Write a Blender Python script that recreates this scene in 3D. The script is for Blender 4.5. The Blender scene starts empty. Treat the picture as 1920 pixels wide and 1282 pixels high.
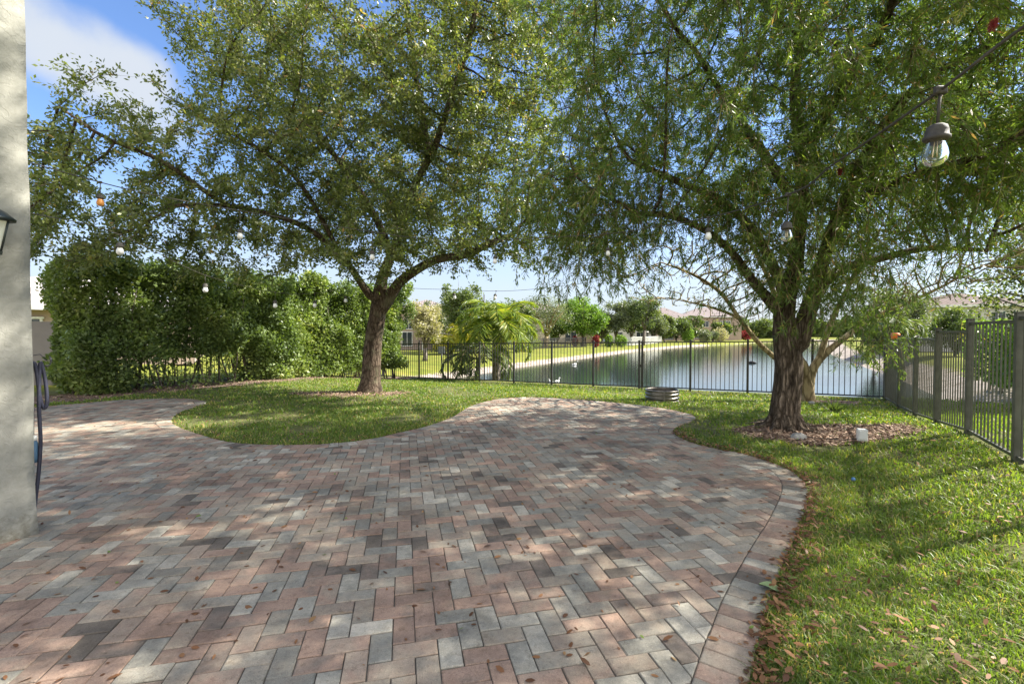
import bpy, math, random
import numpy as np
from mathutils import Vector, noise
random.seed(7)
RNG = np.random.default_rng(11)
S = bpy.context.scene
COL = S.collection
F, H, PIT = 862.0, 1.41, 0.0215
CP, SP = math.cos(PIT), math.sin(PIT)

def at(x, y, Y):
    """photo pixel at depth Y -> point"""
    a = (x-960)/F; b = -(y-641)/F
    dy = CP + b*SP; dz = b*CP - SP
    k = Y/dy
    return np.array([a*k, Y, H+dz*k])
def gp(x, y, z=0.0):
    a = (x-960)/F; b = -(y-641)/F
    dy = CP + b*SP; dz = b*CP - SP
    k = (z-H)/dz
    return (a*k, dy*k)
E1 = np.array([.854, -.52]); E2 = np.array([.52, .854])
E1 /= np.linalg.norm(E1); E2 = np.array([-E1[1], E1[0]])
def st(X, Y): return X*E1[0]+Y*E1[1], X*E2[0]+Y*E2[1]
def xy(s, t): return (E1[0]*s+E2[0]*t, E1[1]*s+E2[1]*t)
ROT = math.atan2(E1[1], E1[0])

# ------------------------------------------------------------------ objects
def tag(o, label=None, cat=None, group=None, kind=None):
    if label: o['label'] = label
    if cat: o['category'] = cat
    if group: o['group'] = group
    if kind: o['kind'] = kind
    return o
def empty(name, loc=(0, 0, 0), rz=0, label=None, cat=None, group=None):
    o = bpy.data.objects.new(name, None); COL.objects.link(o)
    o.location = loc; o.rotation_euler = (0, 0, rz)
    o.empty_display_size = .2
    return tag(o, label, cat, group)
def link(name, me, mat, parent=None, loc=None, rz=None):
    o = bpy.data.objects.new(name, me); COL.objects.link(o)
    if mat: me.materials.append(mat)
    if parent:
        o.parent = parent
        # geometry given in world space: undo the parent's transform
        if loc is None and rz is None:
            o.matrix_parent_inverse = (wmat(parent)).inverted()
    if loc is not None: o.location = loc
    if rz is not None: o.rotation_euler = (0, 0, rz)
    return o
def wmat(o):
    from mathutils import Matrix, Euler
    m = Matrix.Translation(o.location) @ Euler(o.rotation_euler).to_matrix().to_4x4()
    if o.parent: m = wmat(o.parent) @ o.matrix_parent_inverse @ m
    return m

def mesh_np(name, V, faces_list, smooth=False, attrs=None):
    """faces_list: list of (n,k) int arrays"""
    me = bpy.data.meshes.new(name)
    V = np.asarray(V, dtype=np.float32)
    me.vertices.add(len(V)); me.vertices.foreach_set('co', V.ravel())
    idx = np.concatenate([np.asarray(f, dtype=np.int32).ravel() for f in faces_list])
    tot = np.concatenate([np.full(len(f), f.shape[1], dtype=np.int32) for f in faces_list])
    start = np.concatenate([[0], np.cumsum(tot)[:-1]]).astype(np.int32)
    me.loops.add(len(idx)); me.loops.foreach_set('vertex_index', idx)
    me.polygons.add(len(tot)); me.polygons.foreach_set('loop_start', start)
    if attrs:
        for k, (dom, a) in attrs.items():
            at_ = me.attributes.new(k, 'FLOAT', dom)
            at_.data.foreach_set('value', np.asarray(a, dtype=np.float32))
    if smooth: me.polygons.foreach_set('use_smooth', np.ones(len(tot), dtype=bool))
    me.update(calc_edges=True)
    return me

class MB:
    """collects simple solids in one mesh"""
    def __init__(s): s.v = []; s.f = []; s.sm = []
    def add(s, vs, fs, smooth=False):
        n = len(s.v); s.v += [tuple(map(float, p)) for p in vs]
        s.f += [tuple(i+n for i in f) for f in fs]; s.sm += [smooth]*len(fs)
        return s
    def box(s, c, d, rz=0, bev=0.0, tilt=None):
        hx, hy, hz = d[0]/2, d[1]/2, d[2]/2
        cs, sn = math.cos(rz), math.sin(rz)
        if bev <= 0:
            P = [(x, y, z) for z in (-hz, hz) for x, y in ((-hx, -hy), (hx, -hy), (hx, hy), (-hx, hy))]
            Fs = [(3, 2, 1, 0), (4, 5, 6, 7), (0, 1, 5, 4), (1, 2, 6, 5), (2, 3, 7, 6), (3, 0, 4, 7)]
        else:
            b = min(bev, hx*.8, hy*.8, hz*.8); P = []
            def ring(ix, iy, z):
                return [(-ix+b, -iy, z), (ix-b, -iy, z), (ix, -iy+b, z), (ix, iy-b, z), (ix-b, iy, z), (-ix+b, iy, z), (-ix, iy-b, z), (-ix, -iy+b, z)]
            P += ring(hx-b*.7, hy-b*.7, -hz)+ring(hx, hy, -hz+b)+ring(hx, hy, hz-b)+ring(hx-b*.7, hy-b*.7, hz)
            Fs = [tuple(range(7, -1, -1)), tuple(range(24, 32))]
            for r in range(3):
                for i in range(8):
                    j = (i+1) % 8; Fs.append((r*8+i, r*8+j, r*8+8+j, r*8+8+i))
        Q = [(c[0]+x*cs-y*sn, c[1]+x*sn+y*cs, c[2]+z) for x, y, z in P]
        return s.add(Q, Fs)
    def tube(s, pts, rad, n=8, cap=True, smooth=True):
        pts = [Vector(p) for p in pts]
        if not hasattr(rad, '__len__'): rad = [rad]*len(pts)
        vs = []; fs = []
        up = None
        for i, p in enumerate(pts):
            d = (pts[min(i+1, len(pts)-1)]-pts[max(i-1, 0)])
            if d.length < 1e-9: d = Vector((0, 0, 1))
            d.normalize()
            if up is None:
                a = Vector((0, 0, 1)) if abs(d.z) < .9 else Vector((1, 0, 0))
                up = (a-d*a.dot(d)).normalized()
            else:
                up = (up-d*up.dot(d))
                up = up.normalized() if up.length > 1e-6 else d.orthogonal().normalized()
            w = d.cross(up)
            for k in range(n):
                a = 2*math.pi*k/n
                vs.append(p+(up*math.cos(a)+w*math.sin(a))*rad[i])
        for i in range(len(pts)-1):
            for k in range(n):
                j = (k+1) % n
                fs.append((i*n+k, i*n+j, (i+1)*n+j, (i+1)*n+k))
        if cap:
            fs.append(tuple(range(n-1, -1, -1))); fs.append(tuple(range((len(pts)-1)*n, len(pts)*n)))
        return s.add(vs, fs, smooth)
    def lathe(s, prof, c=(0, 0, 0), n=20, smooth=True, sc=(1, 1), rz=0):
        vs = []; fs = []
        for r, z in prof:
            for k in range(n):
                a = 2*math.pi*k/n+rz
                vs.append((c[0]+r*sc[0]*math.cos(a), c[1]+r*sc[1]*math.sin(a), c[2]+z))
        for i in range(len(prof)-1):
            for k in range(n):
                j = (k+1) % n
                fs.append((i*n+k, i*n+j, (i+1)*n+j, (i+1)*n+k))
        return s.add(vs, fs, smooth)
    def build(s, name, mat, parent=None, loc=None, rz=None):
        me = bpy.data.meshes.new(name)
        me.from_pydata(s.v, [], s.f)
        me.polygons.foreach_set('use_smooth', s.sm); me.update()
        return link(name, me, mat, parent, loc, rz)

# ------------------------------------------------------------------ materials
def nmat(name):
    m = bpy.data.materials.new(name); m.use_nodes = True
    nt = m.node_tree; nt.nodes.clear()
    out = nt.nodes.new('ShaderNodeOutputMaterial')
    return m, nt, out
def N(nt, t, **kw):
    n = nt.nodes.new(t)
    for k, v in kw.items():
        if k.startswith('i_'):
            n.inputs[k[2:].replace('_', ' ')].default_value = v
        else: setattr(n, k, v)
    return n
def ramp(nt, fac, stops, interp='LINEAR'):
    r = nt.nodes.new('ShaderNodeValToRGB'); r.color_ramp.interpolation = interp
    e = r.color_ramp.elements
    while len(e) < len(stops): e.new(.5)
    for i, (p, c) in enumerate(stops):
        e[i].position = p; e[i].color = (*c, 1)
    nt.links.new(fac, r.inputs[0]); return r
def noise_n(nt, scale, detail=4, vec=None, rough=.55):
    n = nt.nodes.new('ShaderNodeTexNoise')
    n.inputs['Scale'].default_value = scale; n.inputs['Detail'].default_value = detail
    n.inputs['Roughness'].default_value = rough
    if vec is not None: nt.links.new(vec, n.inputs['Vector'])
    return n
def mixc(nt, fac, a, b, mode='MIX'):
    m = nt.nodes.new('ShaderNodeMix'); m.data_type = 'RGBA'; m.blend_type = mode
    for sock, v in ((m.inputs[0], fac), (m.inputs[6], a), (m.inputs[7], b)):
        if hasattr(v, 'links'): nt.links.new(v, sock)
        elif isinstance(v, tuple): sock.default_value = (*v, 1) if len(v) == 3 else v
        else: sock.default_value = v
    return m.outputs[2]
def pbsdf(nt, out, color, rough=.7, metal=0, spec=.4, bump=None, bstr=.3, bdist=.01):
    p = nt.nodes.new('ShaderNodeBsdfPrincipled')
    if hasattr(color, 'links'): nt.links.new(color, p.inputs['Base Color'])
    else: p.inputs['Base Color'].default_value = (*color, 1)
    if hasattr(rough, 'links'): nt.links.new(rough, p.inputs['Roughness'])
    else: p.inputs['Roughness'].default_value = rough
    p.inputs['Metallic'].default_value = metal
    p.inputs['Specular IOR Level'].default_value = spec
    if bump is not None:
        b = nt.nodes.new('ShaderNodeBump'); b.inputs['Strength'].default_value = bstr
        b.inputs['Distance'].default_value = bdist
        nt.links.new(bump, b.inputs['Height']); nt.links.new(b.outputs[0], p.inputs['Normal'])
    if out: nt.links.new(p.outputs[0], out.inputs[0])
    return p
def obj_vec(nt, scale=(1, 1, 1)):
    tc = nt.nodes.new('ShaderNodeTexCoord'); mp = nt.nodes.new('ShaderNodeMapping')
    mp.inputs['Scale'].default_value = scale
    nt.links.new(tc.outputs['Object'], mp.inputs['Vector']); return mp.outputs[0]

def m_plain(name, c, rough=.6, metal=0, var=.25, scale=6, spec=.4, bstr=.15, bdist=.01):
    m, nt, out = nmat(name)
    v = obj_vec(nt); n = noise_n(nt, scale, 6, v)
    lo = tuple(x*(1-var) for x in c); hi = tuple(min(1, x*(1+var)) for x in c)
    r = ramp(nt, n.outputs[0], [(.3, lo), (.7, hi)])
    n2 = noise_n(nt, scale*12, 3, v)
    pbsdf(nt, out, r.outputs[0], rough, metal, spec, n2.outputs[0], bstr, bdist)
    return m

def m_leaf(name, stops, trans=.35, rough=.45, spec=.4, tcol=None):
    """leaf tissue: colour runs over the per-leaf tone, part of the light shines through"""
    m, nt, out = nmat(name)
    a = N(nt, 'ShaderNodeAttribute', attribute_name='tone')
    r = ramp(nt, a.outputs['Fac'], stops)
    p = pbsdf(nt, None, r.outputs[0], rough, 0, spec)
    t = nt.nodes.new('ShaderNodeBsdfTranslucent')
    tc = mixc(nt, 1.0, r.outputs[0], tcol or (1.5, 1.6, .55), 'MULTIPLY')
    nt.links.new(tc, t.inputs[0])
    mx = nt.nodes.new('ShaderNodeMixShader'); mx.inputs[0].default_value = trans
    nt.links.new(p.outputs[0], mx.inputs[1]); nt.links.new(t.outputs[0], mx.inputs[2])
    nt.links.new(mx.outputs[0], out.inputs[0])
    return m

def m_bark(name, c1, c2, zs=.25, scale=14, bstr=.9, bdist=.03, lichen=None):
    m, nt, out = nmat(name)
    v = obj_vec(nt, (1, 1, zs))
    n = noise_n(nt, scale, 8, v, .65)
    vo = nt.nodes.new('ShaderNodeTexVoronoi'); vo.feature = 'DISTANCE_TO_EDGE'
    vo.inputs['Scale'].default_value = scale*1.4
    wv = nt.nodes.new('ShaderNodeVectorMath'); wv.operation = 'MULTIPLY_ADD'
    nt.links.new(n.outputs[1], wv.inputs[0]); wv.inputs[1].default_value = (.12, .12, .12)
    nt.links.new(v, wv.inputs[2]); nt.links.new(wv.outputs[0], vo.inputs['Vector'])
    r = ramp(nt, n.outputs[0], [(.32, c1), (.5, tuple((a+b)/2 for a, b in zip(c1, c2))), (.68, c2)])
    crack = ramp(nt, vo.outputs[0], [(0, (.35, .33, .3)), (.18, (1, 1, 1))])
    col = mixc(nt, 1.0, r.outputs[0], crack.outputs[0], 'MULTIPLY')
    if lichen:
        n3 = noise_n(nt, 3.5, 5, obj_vec(nt))
        f = ramp(nt, n3.outputs[0], [(.5, (0, 0, 0)), (.62, (1, 1, 1))])
        mm = nt.nodes.new('ShaderNodeMath'); mm.operation = 'MULTIPLY'; mm.inputs[1].default_value = .55
        nt.links.new(f.outputs[0], mm.inputs[0])
        col = mixc(nt, mm.outputs[0], col, lichen)
    hh = nt.nodes.new('ShaderNodeMath'); hh.operation = 'MULTIPLY_ADD'; hh.inputs[1].default_value = .6
    rr = ramp(nt, vo.outputs[0], [(0, (0, 0, 0)), (.25, (1, 1, 1))])
    nt.links.new(rr.outputs[0], hh.inputs[0]); nt.links.new(n.outputs[0], hh.inputs[2])
    pbsdf(nt, out, col, .9, 0, .15, hh.outputs[0], bstr, bdist)
    return m

M = {}
M['bark_oak'] = m_bark('oak_bark', (.06, .042, .03), (.185, .14, .10), .3, 12, lichen=(.17, .16, .10))
M['bark_brush'] = m_bark('bottlebrush_bark', (0.074, 0.056, 0.042), (0.338, 0.266, 0.196), .16, 15, 1.0, .05)
M['bark_pale'] = m_bark('smooth_pale_bark', (0.256, 0.202, 0.110), (0.430, 0.346, 0.202), .35, 6, .3, .01)
M['bark_grey'] = m_bark('grey_bark', (.12, .10, .085), (.26, .23, .2), .3, 8, .5)
M['leaf_oak'] = m_leaf('oak_leaf', [(0, (0.062, 0.092, 0.027)), (.35, (0.119, 0.156, 0.043)), (.7, (0.207, 0.232, 0.076)), (.93, (0.353, 0.334, 0.139)), (1, (0.477, 0.291, 0.126))], .38, .4, .55)
M['leaf_brush'] = m_leaf('bottlebrush_leaf', [(0, (0.070, 0.112, 0.032)), (.4, (0.109, 0.168, 0.042)), (.75, (0.174, 0.234, 0.062)), (.95, (0.298, 0.294, 0.104)), (1, (0.328, 0.203, 0.104))], .45, .45, .4)
M['leaf_hedge'] = m_leaf('hedge_leaf', [(0, (0.082, 0.122, 0.043)), (.45, (0.163, 0.225, 0.068)), (.8, (0.267, 0.328, 0.104)), (1, (0.444, 0.452, 0.153))], .32, .45, .45)
M['leaf_far'] = m_leaf('far_leaf', [(0, (0.060, 0.092, 0.034)), (.5, (0.120, 0.161, 0.054)), (1, (0.228, 0.253, 0.084))], .35)
M['leaf_bright'] = m_leaf('bright_leaf', [(0, (.08, .15, .03)), (.5, (.15, .25, .04)), (1, (.28, .36, .08))], .4)
M['leaf_greygreen'] = m_leaf('grey_green_leaf', [(0, (.09, .115, .065)), (.5, (.15, .18, .10)), (1, (.24, .26, .16))], .3)
M['leaf_pale'] = m_leaf('pale_leaf', [(0, (.2, .19, .1)), (.5, (.36, .33, .21)), (1, (.55, .5, .4))], .3)
M['leaf_yellow'] = m_leaf('yellow_frond', [(0, (.14, .2, .03)), (.4, (.30, .34, .04)), (1, (.62, .5, .06))], .45, tcol=(1.3, 1.2, .5))
M['leaf_palm'] = m_leaf('palm_frond', [(0, (.10, .17, .03)), (.5, (.22, .30, .045)), (.85, (.42, .42, .06)), (1, (.55, .42, .08))], .42, tcol=(1.3, 1.3, .5))
M['leaf_red'] = m_leaf('red_leaf', [(0, (0.150, 0.020, 0.020)), (1, (0.315, 0.050, 0.050))], .3, tcol=(1.2, .8, .8))
M['dead_leaf'] = m_leaf('dead_leaf', [(0, (0.079, 0.037, 0.019)), (.4, (0.174, 0.082, 0.037)), (.75, (0.285, 0.150, 0.067)), (.97, (0.356, 0.239, 0.105)), (1, (0.158, 0.224, 0.052))], .15, .6, .3, (1.2, 1, .7))
M['chip'] = m_leaf('wood_chip', [(0, (0.116, 0.069, 0.046)), (.5, (0.263, 0.174, 0.123)), (1, (0.447, 0.339, 0.246))], .0, .85, .2)
M['grass'] = m_leaf('grass_blade', [(0, (0.088, 0.143, 0.028)), (.45, (0.147, 0.220, 0.039)), (.8, (0.222, 0.285, 0.059)), (.95, (0.328, 0.308, 0.097)), (1, (0.468, 0.351, 0.173))], .42, .45, .35, (1.5, 1.6, .5))

def m_fence(name, c):
    m, nt, out = nmat(name); v = obj_vec(nt)
    n = noise_n(nt, 9, 5, v)
    r = ramp(nt, n.outputs[0], [(.35, c), (.75, tuple(x*1.6+.01 for x in c))])
    pbsdf(nt, out, r.outputs[0], .42, 0, .5)
    return m
M['bronze'] = m_fence('bronze_aluminium', (.022, .021, .019))
M['bronze_light'] = m_fence('olive_bronze_aluminium', (0.062, 0.063, 0.048))

def m_stucco():
    m, nt, out = nmat('painted_stucco'); v = obj_vec(nt)
    n = noise_n(nt, 3, 6, v); n2 = noise_n(nt, 26, 8, v, .7)
    wv = nt.nodes.new('ShaderNodeTexNoise'); wv.inputs['Scale'].default_value = 9; wv.inputs['Detail'].default_value = 3
    wv.inputs['Distortion'].default_value = 1.5
    nt.links.new(v, wv.inputs['Vector'])
    r0 = ramp(nt, n.outputs[0], [(.3, (.26, .26, .225)), (.7, (.37, .365, .32))])
    g1 = ramp(nt, n2.outputs[0], [(.3, (.80, .80, .78)), (.6, (1, 1, 1))])
    c0_ = mixc(nt, .8, r0.outputs[0], g1.outputs[0], 'MULTIPLY')
    sp = nt.nodes.new('ShaderNodeSeparateXYZ'); nt.links.new(v, sp.inputs[0])
    na_ = nt.nodes.new('ShaderNodeMath'); na_.operation = 'MULTIPLY_ADD'; na_.inputs[1].default_value = .5; nt.links.new(n2.outputs[0], na_.inputs[0]); nt.links.new(sp.outputs[2], na_.inputs[2])
    dr = ramp(nt, na_.outputs[0], [(.22, (.55, .50, .42)), (.42, (1, 1, 1))])
    class R_: pass
    r = R_(); r.outputs = [mixc(nt, .8, c0_, dr.outputs[0], 'MULTIPLY')]
    ed = ramp(nt, wv.outputs[0], [(.46, (0, 0, 0)), (.5, (1, 1, 1)), (.54, (.75, .75, .75))])
    ad = nt.nodes.new('ShaderNodeMath'); ad.operation = 'MULTIPLY_ADD'; ad.inputs[1].default_value = .7
    nt.links.new(ed.outputs[0], ad.inputs[0]); nt.links.new(n2.outputs[0], ad.inputs[2])
    pbsdf(nt, out, r.outputs[0], .85, 0, .25, ad.outputs[0], .3, .012)
    return m
M['stucco'] = m_stucco()

def m_paver():
    m, nt, out = nmat('concrete_paver'); v = obj_vec(nt)
    a = N(nt, 'ShaderNodeAttribute', attribute_name='tone')
    b = N(nt, 'ShaderNodeAttribute', attribute_name='tone2')
    pal = ramp(nt, a.outputs['Fac'], [
        (0, (0.128, 0.111, 0.091)), (.08, (0.162, 0.140, 0.115)), (.15, (0.218, 0.179, 0.145)), (.28, (0.317, 0.223, 0.169)), (.40, (0.344, 0.247, 0.188)),
        (.48, (0.332, 0.263, 0.202)), (.60, (0.322, 0.277, 0.216)), (.70, (0.283, 0.262, 0.214)), (.80, (0.257, 0.251, 0.214)), (.90, (0.359, 0.343, 0.286)), (1, (0.469, 0.433, 0.355))])
    # blotches inside one brick: two pigments were never fully mixed
    n1 = noise_n(nt, 7, 4, v)
    off = nt.nodes.new('ShaderNodeMath'); off.operation = 'MULTIPLY_ADD'; off.inputs[1].default_value = .55
    sub = nt.nodes.new('ShaderNodeMath'); sub.operation = 'SUBTRACT'; sub.inputs[1].default_value = .5
    nt.links.new(n1.outputs[0], sub.inputs[0]); nt.links.new(sub.outputs[0], off.inputs[0])
    nt.links.new(a.outputs['Fac'], off.inputs[2]); nt.links.new(off.outputs[0], pal.inputs[0])
    n2 = noise_n(nt, 260, 2, v); spk = ramp(nt, n2.outputs[0], [(.3, (.74, .73, .72)), (.5, (1, 1, 1)), (.72, (1.0, 1.0, 1.0))])
    n3 = noise_n(nt, 120, 3, v, .7); pits = ramp(nt, n3.outputs[0], [(.32, (.6, .58, .55)), (.42, (1, 1, 1))])
    c = mixc(nt, .8, pal.outputs[0], spk.outputs[0], 'MULTIPLY')
    c = mixc(nt, .85, c, pits.outputs[0], 'MULTIPLY')
    n6 = noise_n(nt, 34, 5, v, .75); mo = ramp(nt, n6.outputs[0], [(.3, (.78, .77, .76)), (.5, (1, 1, 1)), (.7, (1.16, 1.15, 1.13))])
    c = mixc(nt, .9, c, mo.outputs[0], 'MULTIPLY')
    n7 = noise_n(nt, 190, 1, v); ag = ramp(nt, n7.outputs[0], [(.62, (1, 1, 1)), (.70, (1.45, 1.43, 1.4))])
    c = mixc(nt, .8, c, ag.outputs[0], 'MULTIPLY')
    n4 = noise_n(nt, 1.3, 7, v, .68); st_ = ramp(nt, n4.outputs[0], [(.36, (.62, .60, .58)), (.52, (1, 1, 1)), (.75, (1, .99, .97))])
    c = mixc(nt, .85, c, st_.outputs[0], 'MULTIPLY')
    n5 = noise_n(nt, 22, 6, v, .7); dd = ramp(nt, n5.outputs[0], [(.30, (.55, .52, .48)), (.44, (1, 1, 1))])
    c = mixc(nt, .75, c, dd.outputs[0], 'MULTIPLY')
    vv = ramp(nt, b.outputs['Fac'], [(0, (.82, .82, .82)), (1, (1.12, 1.1, 1.08))])
    c = mixc(nt, 1.0, c, vv.outputs[0], 'MULTIPLY')
    bb = nt.nodes.new('ShaderNodeMath'); bb.operation = 'MULTIPLY_ADD'; bb.inputs[1].default_value = .5
    nt.links.new(n3.outputs[0], bb.inputs[0]); nt.links.new(n2.outputs[0], bb.inputs[2])
    pbsdf(nt, out, c, .88, 0, .25, bb.outputs[0], .5, .003)
    return m
M['paver'] = m_paver()
M['sand'] = m_plain('joint_sand', (.085, .075, .062), .95, 0, .4, 30)

def m_ground():
    m, nt, out = nmat('ground_soil_and_turf'); v = obj_vec(nt)
    bank = N(nt, 'ShaderNodeAttribute', attribute_name='bank')
    bed = N(nt, 'ShaderNodeAttribute', attribute_name='bed')
    far = N(nt, 'ShaderNodeAttribute', attribute_name='far')
    n1 = noise_n(nt, 1.1, 8, v, .65); n2 = noise_n(nt, 26, 5, v, .7)
    g = ramp(nt, n1.outputs[0], [(.3, (.085, .12, .03)), (.5, (.13, .17, .04)), (.7, (.20, .21, .07))])
    gd = ramp(nt, n2.outputs[0], [(.3, (.45, .45, .4)), (.6, (1, 1, 1)), (.75, (1.3, 1.25, 1))])
    g = mixc(nt, .8, g.outputs[0], gd.outputs[0], 'MULTIPLY')
    soil = ramp(nt, n2.outputs[0], [(.3, (.06, .045, .03)), (.7, (.17, .135, .09))])
    near = mixc(nt, .45, g, soil.outputs[0])
    g = mixc(nt, far.outputs['Fac'], near, mixc(nt, 1.0, g, (1.45, 1.25, .85), 'MULTIPLY'))
    nb = noise_n(nt, 3.2, 7, v, .7)
    sb = nt.nodes.new('ShaderNodeMath'); sb.operation = 'MULTIPLY_ADD'; sb.inputs[1].default_value = .8; sb.inputs[2].default_value = -.4
    nt.links.new(nb.outputs[0], sb.inputs[0])
    def edge(a):
        s_ = nt.nodes.new('ShaderNodeMath'); s_.operation = 'ADD'
        nt.links.new(a.outputs['Fac'], s_.inputs[0]); nt.links.new(sb.outputs[0], s_.inputs[1])
        return ramp(nt, s_.outputs[0], [(.42, (0, 0, 0)), (.56, (1, 1, 1))]).outputs[0]
    mulch = ramp(nt, n2.outputs[0], [(.3, (.10, .07, .05)), (.7, (.30, .22, .17))])
    g = mixc(nt, edge(bed), g, mulch.outputs[0])
    n3 = noise_n(nt, 2.2, 7, v, .7)
    sandc = ramp(nt, n3.outputs[0], [(.35, (.16, .13, .10)), (.48, (.33, .28, .23)), (.7, (.44, .39, .34))])
    g = mixc(nt, edge(bank), g, sandc.outputs[0])
    pbsdf(nt, out, g, .95, 0, .1, n2.outputs[0], .6, .03)
    return m
M['ground'] = m_ground()

def m_water():
    m, nt, out = nmat('lake_water'); v = obj_vec(nt, (1, 1, 1))
    n = noise_n(nt, 2.2, 6, v, .6); n2 = noise_n(nt, .12, 3, v)
    ad = nt.nodes.new('ShaderNodeMath'); ad.operation = 'MULTIPLY_ADD'; ad.inputs[1].default_value = 1.0
    nt.links.new(n2.outputs[0], ad.inputs[0]); nt.links.new(n.outputs[0], ad.inputs[2])
    p = pbsdf(nt, out, (.02, .034, .034), .05, 0, .7, n.outputs[0], .3, .028)
    p.inputs['IOR'].default_value = 1.33
    return m
M['water'] = m_water()
def m_glass(name, c=(1, 1, 1)):
    m, nt, out = nmat(name)
    p = pbsdf(nt, out, c, .02, 0, .5); p.inputs['Transmission Weight'].default_value = 1; p.inputs['IOR'].default_value = 1.3
    return m
M['glass'] = m_glass('clear_glass')
M['frost'] = m_plain('frosted_lantern_glass', (.62, .64, .56), .25, 0, .08, 5)
M['filament'] = m_plain('filament_holder', (.75, .62, .4), .3, .3, .1)
M['amber'] = m_plain('amber_bulb_glass', (.75, .32, .08), .15, 0, .2, 40)
M['opal'] = m_plain('opal_bulb_glass', (.72, .73, .70), .12, 0, .06, 40, .6, 0)
M['rubber'] = m_plain('weathered_rubber', (0.050, 0.046, 0.038), .7, 0, .4, 60)
M['black'] = m_plain('black_rubber', (.02, .02, .02), .6, 0, .3)
M['lamp_metal'] = m_plain('dark_green_lantern_metal', (.035, .045, .042), .4, .3, .3)
M['galv'] = m_plain('galvanised_steel', (0.216, 0.197, 0.171), .42, .75, .35, 8)
M['ash'] = m_plain('ash_soil', (.06, .05, .045), .95)
M['pvc'] = m_plain('white_plastic', (.66, .67, .64), .45, 0, .08)
M['rock'] = m_plain('pale_rock', (.42, .41, .38), .9, 0, .3, 20, .3, .5, .02)
M['hose'] = m_plain('navy_hose', (.028, .03, .05), .55, 0, .3, 40)
M['steel'] = m_plain('dark_steel', (.06, .06, .065), .4, .5)
M['blueplastic'] = m_plain('blue_plastic', (.08, .16, .25), .4)
M['tealplastic'] = m_plain('blue_toy_plastic', (0.075, 0.198, 0.372), .4)
M['wallpink'] = m_plain('pink_stucco', (0.354, 0.272, 0.224), .9, 0, .08, .6)
M['wallcream'] = m_plain('cream_stucco', (0.394, 0.340, 0.286), .9, 0, .08, .6)
M['wallwhite'] = m_plain('white_stucco', (0.561, 0.544, 0.527), .9, 0, .08, .6)
M['wallgrey'] = m_plain('grey_stucco', (.20, .18, .165), .9, 0, .15, 1.5)
M['darkglass'] = m_plain('window_glass', (.035, .045, .055), .08, 0, .1, 1, .6)
M['frame'] = m_plain('window_frame', (.6, .6, .58), .5)
M['dark'] = m_plain('dark_screen', (.03, .032, .035), .6)
M['orange'] = m_plain('orange_plastic', (.7, .16, .03), .5)
M['pinkdeck'] = m_plain('pink_concrete', (.42, .30, .30), .9, 0, .12, 2)
M['feather_b'] = m_plain('dark_feathers', (.02, .02, .022), .6)
M['feather_w'] = m_plain('white_feathers', (.75, .75, .72), .7)
M['signgrey'] = m_plain('grey_board', (.33, .35, .37), .5)
def m_tile(name, c):
    m, nt, out = nmat(name); v = obj_vec(nt)
    w = nt.nodes.new('ShaderNodeTexWave'); w.wave_type = 'BANDS'; w.bands_direction = 'X'
    w.inputs['Scale'].default_value = 1.1; nt.links.new(v, w.inputs['Vector'])
    w2 = nt.nodes.new('ShaderNodeTexWave'); w2.bands_direction = 'Z'; w2.inputs['Scale'].default_value = 1.8
    nt.links.new(v, w2.inputs['Vector'])
    n = noise_n(nt, 2.5, 6, v)
    r = ramp(nt, n.outputs[0], [(.3, tuple(x*.7 for x in c)), (.7, tuple(x*1.25 for x in c))])
    cc = ramp(nt, w.outputs[0], [(0, (.6, .58, .56)), (.5, (1, 1, 1))])
    col = mixc(nt, .6, r.outputs[0], cc.outputs[0], 'MULTIPLY')
    cc2 = ramp(nt, w2.outputs[0], [(0, (.7, .68, .66)), (.3, (1, 1, 1))])
    col = mixc(nt, .6, col, cc2.outputs[0], 'MULTIPLY')
    pbsdf(nt, out, col, .85, 0, .2, w.outputs[0], .5, .05)
    return m
M['roof_pink'] = m_tile('pink_roof_tile', (0.258, 0.218, 0.211))
M['roof_brown'] = m_tile('brown_roof_tile', (0.132, 0.096, 0.079))
M['roof_pale'] = m_tile('pale_roof_tile', (0.493, 0.459, 0.442))

# ------------------------------------------------------------------ terrain
ZL = -1.2
LAKE = np.array([xy(*p) for p in ((-14.6, 17.3), (-14.9, 20), (-15.9, 29), (-16.8, 60), (-15, 86), (-8.4, 112), (-4.4, 139), (7, 139), (3.2, 64), (4.4, 31), (4.3, 17.0), (-5, 16.8))])
def inside(P, poly):
    x, y = P[:, 0], P[:, 1]; c = np.zeros(len(P), bool)
    n = len(poly)
    for i in range(n):
        x1, y1 = poly[i]; x2, y2 = poly[(i+1) % n]
        if y1 == y2: continue
        m = ((y1 > y) != (y2 > y)) & (x < (x2-x1)*(y-y1)/(y2-y1)+x1)
        c ^= m
    return c
def pdist(P, poly):
    d = np.full(len(P), 1e9)
    n = len(poly)
    for i in range(n):
        a = np.array(poly[i]); b = np.array(poly[(i+1) % n]); ab = b-a
        t = np.clip(((P-a)@ab)/max(ab@ab, 1e-12), 0, 1)
        d = np.minimum(d, np.linalg.norm(P-(a+t[:, None]*ab), axis=1))
    return d
def sm(x): x = np.clip(x, 0, 1); return x*x*(3-2*x)

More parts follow.
